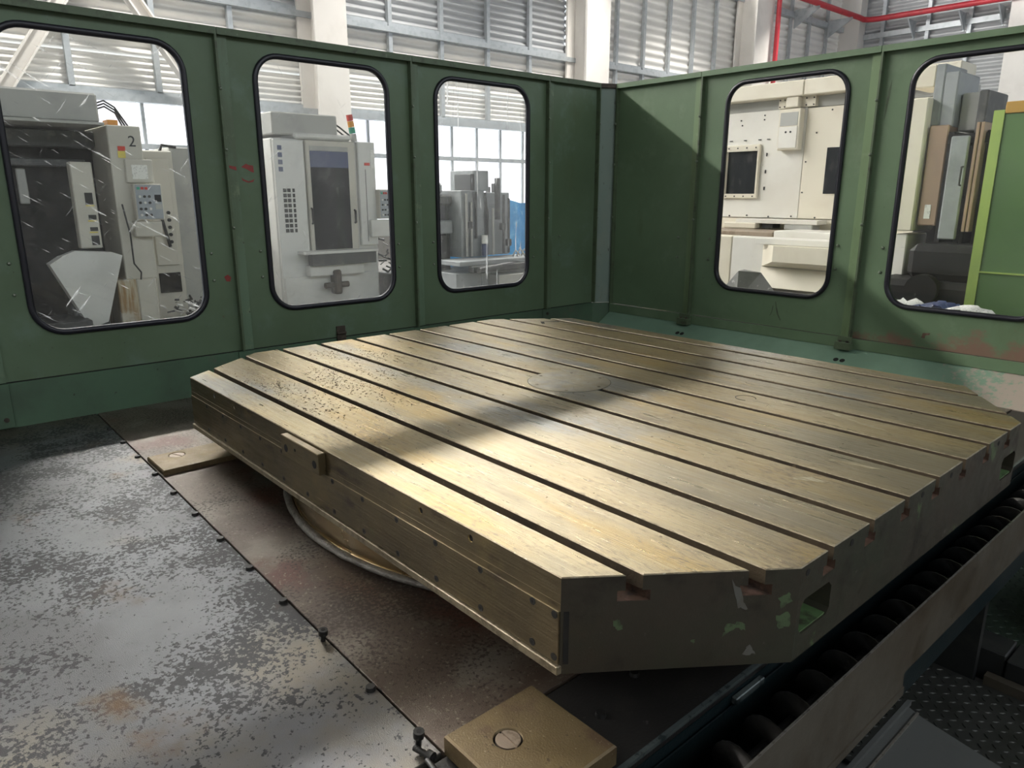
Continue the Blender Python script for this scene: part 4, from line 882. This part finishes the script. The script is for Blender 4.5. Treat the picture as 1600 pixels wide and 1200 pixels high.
MB().ext([(-0.626, 0.023), (-0.505, 0.10), (-0.235, -0.652), (-0.326, -0.689)], 'x', -7.0, -6.80).build('chute_fold', 'white', t)
pbox(t, 'chute_leg', 'darkmach', -7.3, -7.0, -0.45, -0.10, FZ, -0.05)
MB().tube([(-6.95, 0.16, 0.62), (-6.93, 0.20, 0.30), (-6.93, 0.20, -0.02), (-6.92, 0.26, -0.12), (-6.93, 0.25, -0.2)], 0.010, 6).build('cable', 'ink', t)
pbox(t, 'chip_tray', 'darkmach', -7.2, -6.6, -1.6, -0.35, FZ, -0.55)
for k in range(3):
    MB().tube([(-7.2, 0.07, 1.60 + 0.03 * k), (-7.2, 0.17, 1.64 + 0.03 * k), (-7.2, 0.27, 1.58 + 0.03 * k), (-7.2, 0.33 + 0.03 * k, 1.44)], 0.010, 6).build('hose', 'ink', t)
MB().box(-7.3, -7.1, 0.16, 0.26, 1.44, 1.50).build('terminal', 'syel', t)

t = thing('electrical_cabinet', 'beige cabinet with a black handle standing right of the pendant machine', 'cabinet', (-8.6, 1.0, FZ), 'machine tools behind the left guard wall')
pbox(t, 'body', 'beige', -9.2, -8.0, 0.70, 1.06, FZ, 1.245)
pbox(t, 'side_body', 'greybox', -9.2, -8.1, 1.062, 1.55, FZ, 1.30)
d_ = pbox(t, 'door', 'beige', -8.0, -7.97, 0.74, 1.0, -0.15, 1.15, 0.005)
MB().tube([(-7.96, 0.80, 0.62), (-7.93, 0.84, 0.40), (-7.93, 0.90, 0.08)], 0.022, 6).build('handle', 'ink', d_)
for k in range(5): MB().cyl((-7.97, 0.93, 0.50 - 0.09 * k), 0.022, 0.02, 'x', 10).build('button', 'ink', d_)
pbox(t, 'opening', 'black', -8.0, -7.98, 0.74, 1.0, -0.50, -0.25, 0.004)
MB().tube([(-8.1, 0.95, 1.245), (-8.1, 0.98, 1.32), (-8.1, 1.15, 1.30)], 0.02, 6).build('cable', 'ink', t)
t = thing('scrap_heap', 'dark heap of swarf and offcuts on the floor below the left windows', 'scrap', (-6.6, 0.8, FZ))
rnd = random.Random(5)
mb = MB(); mc = MB()
for k in range(260):
    x, y = rnd.uniform(-7.6, -6.3), rnd.uniform(0.72, 1.55); z = FZ + rnd.uniform(0, 0.35); a = rnd.uniform(0, 6.28); l = rnd.uniform(0.03, 0.13)
    (mb if k % 3 else mc).tube([(x, y, z), (x + l * math.cos(a), y + l * math.sin(a), z + rnd.uniform(-0.03, 0.07))], rnd.uniform(0.006, 0.02), 5)
o = mb.build('dark_swarf', 'darkmach', t); o['kind'] = 'stuff'; o = mc.build('bright_swarf', 'white', t); o['kind'] = 'stuff'
t['kind'] = 'stuff'

t = thing('machining_center', 'white machining centre with dark door window and stack light behind the hazy window', 'machine', (-7.6, 2.6, FZ), 'machine tools behind the left guard wall')
pbox(t, 'top_housing', 'greybox', -8.8, -7.0, 1.955, 2.838, 1.44, 1.705, 0.015)
pbox(t, 'body', 'white', -8.8, -7.02, 1.93, 3.38, FZ, 1.40, 0.02)
pbox(t, 'dust_sheet', 'white', -7.6, -6.98, 2.22, 3.02, 1.40, 1.475, 0.03)
l_ = pbox(t, 'left_cabinet', 'white', -7.02, -6.98, 1.94, 2.34, -0.50, 1.38)
for i in range(9):
    for j in range(3):
        y = 2.025 + 0.055 * j + (0.014 if j == 2 else 0); z = 0.255 + 0.062 * i
        MB().box(-6.98, -6.975, y, y + (0.044 if j < 2 else 0.03), z, z + 0.045).build('vent_hole', 'ink', l_)
for k in range(4): MB().box(-6.98, -6.976, 1.99, 2.045, 1.0 + 0.085 * k, 1.055 + 0.085 * k).build('blue_sticker', 'blueglass', l_)
d_ = pbox(t, 'door', 'beige', -7.02, -6.96, 2.355, 3.05, 0.0, 1.39)
pbox(d_, 'door_window', 'darkglass', -6.962, -6.955, 2.405, 2.945, 0.02, 1.06, 0.002)
pbox(d_, 'window_film', 'blueglass', -6.962, -6.953, 2.405, 2.945, 1.06, 1.26, 0.002)
pbox(d_, 'window_film', 'greybox', -6.962, -6.953, 2.405, 2.945, 1.262, 1.32, 0.002)
MB().tube([(-6.94, 2.375, 0.36), (-6.92, 2.375, 0.36), (-6.92, 2.375, 0.55), (-6.94, 2.375, 0.55)], 0.014, 6).build('handle', 'ink', d_)
MB().tube([(-6.94, 2.995, 0.36), (-6.92, 2.995, 0.36), (-6.92, 2.995, 0.52), (-6.94, 2.995, 0.52)], 0.016, 6).build('handle', 'ink', d_)
r_ = pbox(t, 'right_cabinet', 'white', -7.02, -6.97, 3.10, 3.36, 0.05, 1.40)
MB().box(-6.97, -6.965, 3.29, 3.352, 1.055, 1.30).build('notice', 'paper', r_); MB().box(-6.97, -6.965, 3.19, 3.272, 1.10, 1.135).build('sticker', 'sred', r_)
MB().box(-6.97, -6.966, 3.20, 3.205, 0.1, 1.05).build('door_gap', 'ink', r_)
pendant(t, 3.34, 3.58, 0.40, 0.79, -6.97); pbox(t, 'pendant_box', 'white', -7.0, -6.9, 3.22, 3.52, 0.16, 0.39)
s_ = MB().tube([(-7.05, 3.10, 1.40), (-7.05, 3.085, 1.50)], 0.045, 12).build('stack_light', 'greybox', t)
for k, mm in enumerate(('sgrn', 'syel', 'sred')):
    MB().tube([(-7.05, 3.085 - 0.013 * k, 1.505 + 0.078 * k), (-7.05, 3.072 - 0.013 * k, 1.58 + 0.078 * k)], 0.043, 12).build('lens', mm, s_)
MB().tube([(-7.2, 2.84, 1.66), (-7.15, 2.95, 1.58), (-7.1, 3.08, 1.47)], 0.012, 6).build('hose', 'ink', t); MB().tube([(-7.2, 2.84, 1.62), (-7.15, 2.93, 1.53), (-7.1, 3.02, 1.45)], 0.012, 6).build('hose', 'ink', t)
tr = pbox(t, 'tray', 'white', -7.0, -6.75, 2.16, 3.22, -0.02, 0.015, 0.004)
pbox(tr, 'tray_front', 'darkmach', -6.9, -6.78, 2.26, 3.2, -0.17, -0.02, 0.004)
pbox(t, 'lower_shelf', 'white', -7.02, -6.85, 2.25, 3.05, -0.31, -0.17)
pbox(t, 'base_skirt', 'white', -7.02, -6.95, 1.95, 3.32, FZ, -0.31)
v_ = pbox(t, 'valve', 'dirty', -6.95, -6.80, 2.575, 2.68, -0.56, -0.24, 0.02)
MB().cyl((-6.86, 2.455, -0.44), 0.038, 0.34, 'y', 12).build('valve_arm', 'dirty', v_)
t = thing('swarf_bin', 'dark bin of tangled swarf right of the white machining centre', 'bin', (-6.8, 3.7, FZ))
pbox(t, 'bin', 'darkmach', -7.2, -6.4, 3.46, 3.95, FZ, -0.35)
mb = MB()
for k in range(120):
    x, y, z = rnd.uniform(-7.15, -6.45), rnd.uniform(3.5, 3.92), rnd.uniform(-0.36, 0.12); a = rnd.uniform(0, 6.28); l = rnd.uniform(0.05, 0.15)
    mb.tube([(x, y, z), (x + l * math.cos(a), y + l * math.sin(a), z + rnd.uniform(-0.08, 0.08))], rnd.uniform(0.006, 0.018), 5)
o = mb.build('swarf', 'darkmach', t); o['kind'] = 'stuff'

# grey machines behind the third window
t = thing('milling_machine', 'grey column milling machine behind the drip-streaked window', 'machine', (-8.4, 6.1, FZ), 'machine tools behind the left guard wall')
pbox(t, 'column', 'greymach', -8.9, -8.0, 5.60, 6.10, -0.32, 0.79); pbox(t, 'column', 'greymach', -9.0, -8.15, 6.12, 6.80, -0.32, 0.76)
pbox(t, 'head', 'greymach', -8.7, -8.05, 5.90, 6.24, 0.78, 1.12); pbox(t, 'head_cap', 'darkmach', -8.5, -8.04, 5.84, 5.93, 0.78, 1.06)
pbox(t, 'groove_cover', 'darkmach', -8.0, -7.97, 6.09, 6.13, -0.2, 0.76); pbox(t, 'side_pipe', 'darkmach', -8.0, -7.9, 6.32, 6.38, 0.3, 1.0)
MB().cyl((-7.9, 6.02, -0.30), 0.055, 0.20, 'z', 12).build('spindle_motor', 'blueglass', t); MB().cyl((-7.9, 6.02, -0.09), 0.055, 0.14, 'z', 12).build('motor_cap', 'paper', t)
pbox(t, 'table', 'greymach', -8.0, -7.4, 5.1, 6.85, -0.40, -0.32); pbox(t, 'guide_bar', 'darkmach', -7.45, -7.3, 5.30, 6.9, -0.50, -0.40)
MB().tube([(-7.2, 5.32, -0.46), (-7.6, 7.1, -0.38)], 0.05, 10).build('bar', 'darkmach', t)
pbox(t, 'base', 'greymach', -8.6, -7.5, 5.62, 6.9, FZ, -0.52); pbox(t, 'base', 'greymach', -8.15, -7.5, 5.1, 5.618, FZ, -0.52); pbox(t, 'front_box', 'greybox', -7.5, -7.2, 5.75, 6.4, FZ, -0.56)
MB().tube([(-8.0, 6.11, 0.74), (-7.95, 6.13, 0.40), (-7.95, 6.12, 0.0)], 0.02, 6).build('cable', 'ink', t)
for y, z0, z1 in ((5.68, -0.3, 0.74), (5.78, -0.3, 0.60), (5.88, 0.0, 0.77), (6.26, -0.3, 0.5), (6.5, -0.28, 0.72), (6.62, -0.28, 0.66)):
    MB().cyl((-7.96, y, z0), 0.022, z1 - z0, 'z', 8).build('pipe', 'greybox' if z0 < -0.29 else 'darkmach', t)
for y, z in ((6.48, 0.18), (6.62, -0.10), (5.74, 0.22)):
    pbox(t, 'switch_box', 'darkmach', -8.0, -7.93, y - 0.05, y + 0.05, z - 0.06, z + 0.06)
for k in range(5): MB().tube([(-7.6, 6.4 + 0.1 * k, -0.31), (-7.55, 6.42 + 0.1 * k, -0.2 + 0.03 * (k % 2)), (-7.5, 6.5 + 0.1 * k, -0.31)], 0.018, 6).build('fitting', 'greybox', t)
for y, z, l in ((6.45, 0.95, 0.3), (6.62, 0.86, 0.25), (6.75, 0.92, 0.4)): pbox(t, 'upper_arm', 'darkmach', -8.6, -8.5, y, y + 0.04, 0.70, z); 
t = thing('drill_press', 'dark cluttered machine at the left of the drip-streaked window', 'machine', (-8.6, 5.3, FZ), 'machine tools behind the left guard wall')
pbox(t, 'frame', 'darkmach', -8.9, -8.3, 4.98, 5.12, FZ, 0.80); pbox(t, 'frame', 'darkmach', -8.9, -8.3, 5.50, 5.58, FZ, 0.62)
pbox(t, 'head', 'darkmach', -8.9, -8.2, 4.95, 5.58, 0.55, 0.72, 0.03); pbox(t, 'head', 'greymach', -8.8, -8.25, 5.05, 5.45, 0.70, 0.95, 0.08)
pbox(t, 'shelf', 'greymach', -8.9, -8.2, 4.95, 5.57, 0.08, 0.30, 0.02); pbox(t, 'base', 'darkmach', -8.9, -8.3, 4.95, 5.57, FZ, 0.06, 0.02)
t = thing('blue_tarp', 'bright blue tarpaulin behind the grey milling machine', 'tarp', (-11.0, 9.5, FZ))
mb = MB(); vs = []; fs = []
for i in range(25):
    for j in range(9):
        vs.append((-11 + 0.12 * math.sin(i * 0.9) + 0.03 * math.sin(j * 1.7 + i), 7.0 + 0.15 * i, FZ + 1.45 * j / 8 + 0.05 * math.sin(i * 0.6)))
for i in range(24):
    for j in range(8): fs.append((i * 9 + j, (i + 1) * 9 + j, (i + 1) * 9 + j + 1, i * 9 + j + 1))
mb.add(vs, fs, True).build('cloth', 'bluetarp', t)
pbox(t, 'covered_load', 'darkmach', -11.9, -11.2, 7.1, 10.5, FZ, 0.5)

# ================================================================== MACHINES SEEN THROUGH THE RIGHT WINDOWS
t = thing('boring_machine', 'cream machine enclosure with small framed dark windows behind the clear right window', 'machine', (-2.8, 7.2, FZ))
WY = 6.5
pbox(t, 'wall_panel', 'cream2', -4.6, -2.522, WY, WY + 0.8, 0.445, 1.712, 0.004); pbox(t, 'wall_panel', 'cream', -2.518, -0.9, WY, WY + 0.8, 0.445, 1.70, 0.004)
pbox(t, 'wall_panel', 'cream', -4.6, -0.9, WY + 0.01, WY + 0.8, -0.6, 0.438, 0.004)
pbox(t, 'top_beam', 'cream', -4.6, -2.53, WY - 0.12, WY + 0.3, 1.832, 2.005); pbox(t, 'top_beam', 'cream', -2.525, -0.9, WY - 0.12, WY + 0.3, 1.832, 2.005)
pbox(t, 'grey_band', 'greybox', -4.6, -0.9, WY + 0.05, WY + 0.5, 1.71, 1.832, 0.003)
b_ = pbox(t, 'beam_bracket', 'cream', -2.88, -2.42, WY - 0.02, WY + 0.05, 1.715, 1.832, 0.003); pbox(b_, 'post', 'cream', -2.745, -2.585, WY - 0.10, WY - 0.02, 1.712, 1.832)
for x in (-2.86, -2.80, -2.53, -2.44):
    for z in (1.735, 1.81): MB().cyl((x, WY - 0.03, z), 0.008, 0.012, 'y', 8).build('rivet', 'ink', b_)
b_ = pbox(t, 'junction_box', 'cream', -2.815, -2.545, WY - 0.10, WY, 1.236, 1.70)
pbox(b_, 'glazing', 'greybox', -2.795, -2.575, WY - 0.104, WY - 0.098, 1.51, 1.66, 0.001)
pbox(b_, 'box_lid', 'cream2', -2.80, -2.57, WY - 0.108, WY - 0.099, 1.26, 1.50, 0.002)
for x in (-2.71, -2.65): MB().cyl((x, WY - 0.112, 1.44), 0.012, 0.01, 'y', 10).build('knob', 'ink', b_)
w_ = MB().bbox(-3.585, -3.065, WY - 0.045, WY, 0.677, 1.325, 0.01).build('window_frame', 'cream', t)
cut(w_, MB().box(-3.525, -3.095, WY - 0.2, WY + 0.02, 0.735, 1.25))
MB().box(-3.525, -3.095, WY - 0.004, WY + 0.001, 0.735, 1.25).build('dark_pane', 'darkglass', w_)
for k in range(4):
    for z in (0.705, 1.288): MB().cyl((-3.50 + 0.127 * k, WY - 0.052, z), 0.009, 0.008, 'y', 8).build('rivet', 'ink', w_)
for x in (-2.985, -3.1, -3.3, -3.5):
    MB().box(x - 0.018, x + 0.018, WY - 0.012, WY, 1.375, 1.385).build('clip', 'ink', t)
for z in (0.8, 1.0, 1.2): MB().box(-2.995, -2.985, WY - 0.012, WY, z - 0.02, z + 0.02).build('clip', 'ink', t)
MB().box(-2.232, -1.80, WY - 0.006, WY, 0.735, 1.25).build('dark_pane', 'darkglass', t)
for k, x in enumerate((-3.45, -3.2, -2.9, -2.6, -2.3)): MB().cyl((x, WY - 0.01, 0.46 + 0.01 * (k % 2)), 0.010, 0.012, 'y', 8).build('rivet', 'ink', t)
for x, z in ((-3.38, 1.62), (-3.36, 1.56), (-3.06, 1.66), (-3.06, 1.61), (-2.38, 1.42), (-2.22, 1.66), (-2.48, 1.1), (-2.49, 0.75)): MB().cyl((x, WY - 0.008, z), 0.009, 0.012, 'y', 8).build('rivet', 'ink', t)
pbox(t, 'slide_rail', 'cream2', -3.2, -2.14, WY - 0.25, WY - 0.01, 0.385, 0.435, 0.004); pbox(t, 'slide_bracket', 'ink', -2.86, -2.72, WY - 0.2, WY - 0.02, 0.33, 0.385, 0.003)
pbox(t, 'slide_block', 'cream', -3.35, -2.9, WY - 0.28, WY - 0.05, 0.32, 0.39); pbox(t, 'slide_block', 'greybox', -2.55, -2.2, WY - 0.24, WY - 0.05, 0.32, 0.39)
pbox(t, 'work_table', 'brownplate', -4.2, -2.40, 5.75, 6.3, 0.235, 0.315); pbox(t, 'bed_cover', 'cream2', -2.39, -0.9, 5.75, 6.3, 0.24, 0.33)
pbox(t, 'bed', 'cream', -4.2, -0.9, 5.72, 6.5, FZ, 0.24)
t = thing('machine_cabinet', 'cream cabinet with a sloping hopper in front of the cream machine', 'cabinet', (-2.2, 5.6, FZ))
pbox(t, 'body', 'cream', -3.6, -2.76, 5.5, 5.70, FZ, 0.265); pbox(t, 'front_panel', 'cream2', -2.755, -1.5, 5.5, 5.70, -0.32, 0.262); pbox(t, 'top_rail', 'cream2', -2.38, -1.45, 5.36, 5.5, 0.20, 0.262, 0.004)
MB().add([(-2.36, 5.5, 0.20), (-1.45, 5.5, 0.20), (-1.45, 5.5, -0.05), (-2.36, 5.5, -0.05), (-2.10, 5.25, 0.195), (-1.45, 5.25, 0.195), (-1.45, 5.25, 0.03), (-2.10, 5.25, 0.03)],
         [(4, 5, 6, 7), (0, 4, 7, 3), (3, 7, 6, 2), (0, 1, 5, 4), (1, 2, 6, 5), (0, 3, 2, 1)]).build('hopper', 'cream', t)
MB().add([(-2.36, 5.49, -0.055), (-1.45, 5.49, -0.055), (-1.45, 5.35, -0.26), (-2.30, 5.35, -0.26), (-2.36, 5.5, -0.30), (-1.45, 5.5, -0.30)],
         [(0, 1, 2, 3), (3, 2, 5, 4), (0, 3, 4), (1, 5, 2), (0, 4, 5, 1)]).build('lower_slope', 'cream', t)
pbox(t, 'base', 'greycone', -3.6, -1.4, 5.45, 5.70, FZ, -0.33)
t = thing('chip_cone', 'grey worn cone guard in front of the cream cabinet', 'guard', (-2.3, 5.2, FZ))
MB().add([(-2.62, 5.10, -0.34), (-2.33, 5.10, -0.060), (-2.29, 4.92, -0.060), (-2.29, 4.92, -0.38), (-2.13, 5.10, -0.078), (-1.88, 5.10, -0.34), (-2.29, 5.20, -0.38)],
         [(0, 1, 2, 3), (3, 2, 4, 5), (1, 4, 2), (0, 3, 5, 6), (0, 6, 1), (1, 6, 5, 4)]).build('cone', 'greycone', t)
pbox(t, 'skirt', 'greycone', -2.64, -1.86, 4.93, 5.20, FZ, -0.36)
t = thing('gantry_machine', 'dark machine interior with coppery way covers behind the rightmost window', 'machine', (-0.5, 5.6, FZ))
pbox(t, 'cream_column', 'cream', -0.86, -0.648, 5.0, 5.5, 0.41, 1.53); pbox(t, 'cream_foot', 'cream2', -0.86, -0.69, 5.05, 5.5, FZ, 0.38); pbox(t, 'cream_cap', 'cream', -0.84, -0.655, 5.1, 5.5, 1.62, 1.80)
pbox(t, 'stack', 'greymach', -0.66, -0.58, 5.1, 5.6, 1.30, 1.80); pbox(t, 'stack', 'greymach', -0.58, -0.47, 5.1, 5.6, 1.28, 1.73); pbox(t, 'stack', 'greybox', -0.46, -0.30, 5.2, 5.6, 1.25, 1.56); pbox(t, 'stack', 'darkmach', -0.30, -0.23, 5.1, 5.6, 1.2, 1.56)
pbox(t, 'way_cover', 'copper', -0.63, -0.475, 5.05, 5.3, 0.46, 1.30); pbox(t, 'way_cover', 'copper', -0.247, -0.222, 4.98, 5.2, 0.42, 1.30, 0.004); pbox(t, 'way_cover', 'copper', -0.214, -0.188, 4.98, 5.2, 0.42, 1.30, 0.004)
pbox(t, 'back_wall', 'black', -0.86, 0.6, 5.6, 5.7, FZ, 1.25)
for xa, xb in ((-0.475, -0.43), (-0.28, -0.25), (-0.185, 0.085)): pbox(t, 'dark_filler', 'black', xa, xb, 5.06, 5.4, 0.02, 1.24, 0.003)  # black boxes added to darken the interior between the columns
pbox(t, 'head_band', 'black', -0.47, 0.085, 5.04, 5.4, 1.14, 1.22, 0.003)
d_ = pbox(t, 'door', 'greymach', -0.425, -0.285, 4.98, 5.02, 0.35, 1.20); MB().tube([(-0.30, 4.97, 0.80), (-0.30, 4.94, 0.80), (-0.30, 4.94, 0.95), (-0.30, 4.97, 0.95)], 0.008, 6).build('handle', 'ink', d_)
MB().box(-0.58, -0.53, 5.045, 5.05, 0.52, 0.64).build('notice', 'paper', t)
pbox(t, 'bed', 'black', -0.80, 0.08, 4.6, 5.5, FZ, 0.02, 0.05); pbox(t, 'slide', 'black', -0.55, 0.06, 4.7, 5.3, 0.02, 0.32, 0.06)
MB().cyl((-0.35, 4.55, -0.05), 0.13, 0.10, 'y', 24).build('pulley', 'black', t)
t = thing('green_cabinet', 'green cabinet with a lime-yellow front edge behind the rightmost window', 'cabinet', (0.9, 4.4, FZ))
MB().box(0.097, 0.165, 4.2, 4.9, FZ, 1.307).build('edge_post', 'limegreen', t); pbox(t, 'upper_panel', 'cabgreen', 0.166, 1.9, 4.21, 4.9, 0.168, 1.28, 0.003); pbox(t, 'lower_panel', 'cabgreen', 0.166, 1.9, 4.205, 4.9, FZ, 0.160, 0.003)
MB().box(0.15, 1.9, 4.195, 4.21, 0.160, 0.172).build('seam_bead', 'limegreen', t); pbox(t, 'top_cap', 'amber', 0.166, 1.9, 4.2, 4.9, 1.282, 1.36, 0.004)
t = thing('rag_pile', 'crumpled white and blue rags on the floor below the rightmost window', 'rags', (0.0, 3.6, FZ))
for k, (x, y, m_) in enumerate(((-0.10, 3.55, 'paper'), (0.12, 3.62, 'blueglass'), (0.32, 3.5, 'paper'))):
    vs = []; fs = []; n = 10
    for i in range(n):
        for j in range(n):
            u, v = i / (n - 1) - 0.5, j / (n - 1) - 0.5
            vs.append((x + u * 0.4, y + v * 0.35, FZ + 0.785 + 0.09 * (0.5 - abs(u)) + rnd.uniform(-0.02, 0.04)))
    for i in range(n - 1):
        for j in range(n - 1): fs.append((i * n + j, (i + 1) * n + j, (i + 1) * n + j + 1, i * n + j + 1))
    MB().add(vs, fs, True).build('rag', m_, t)
pbox(t, 'bench', 'darkmach', -0.5, 0.7, 3.2, 3.9, FZ, FZ + 0.76)

# ------------------------------------------------------------------ lift everything so the hall floor is z = 0
for o in list(bpy.data.objects):
    if o.parent is None and o.type in ('MESH', 'EMPTY'): o.location.z += ZO
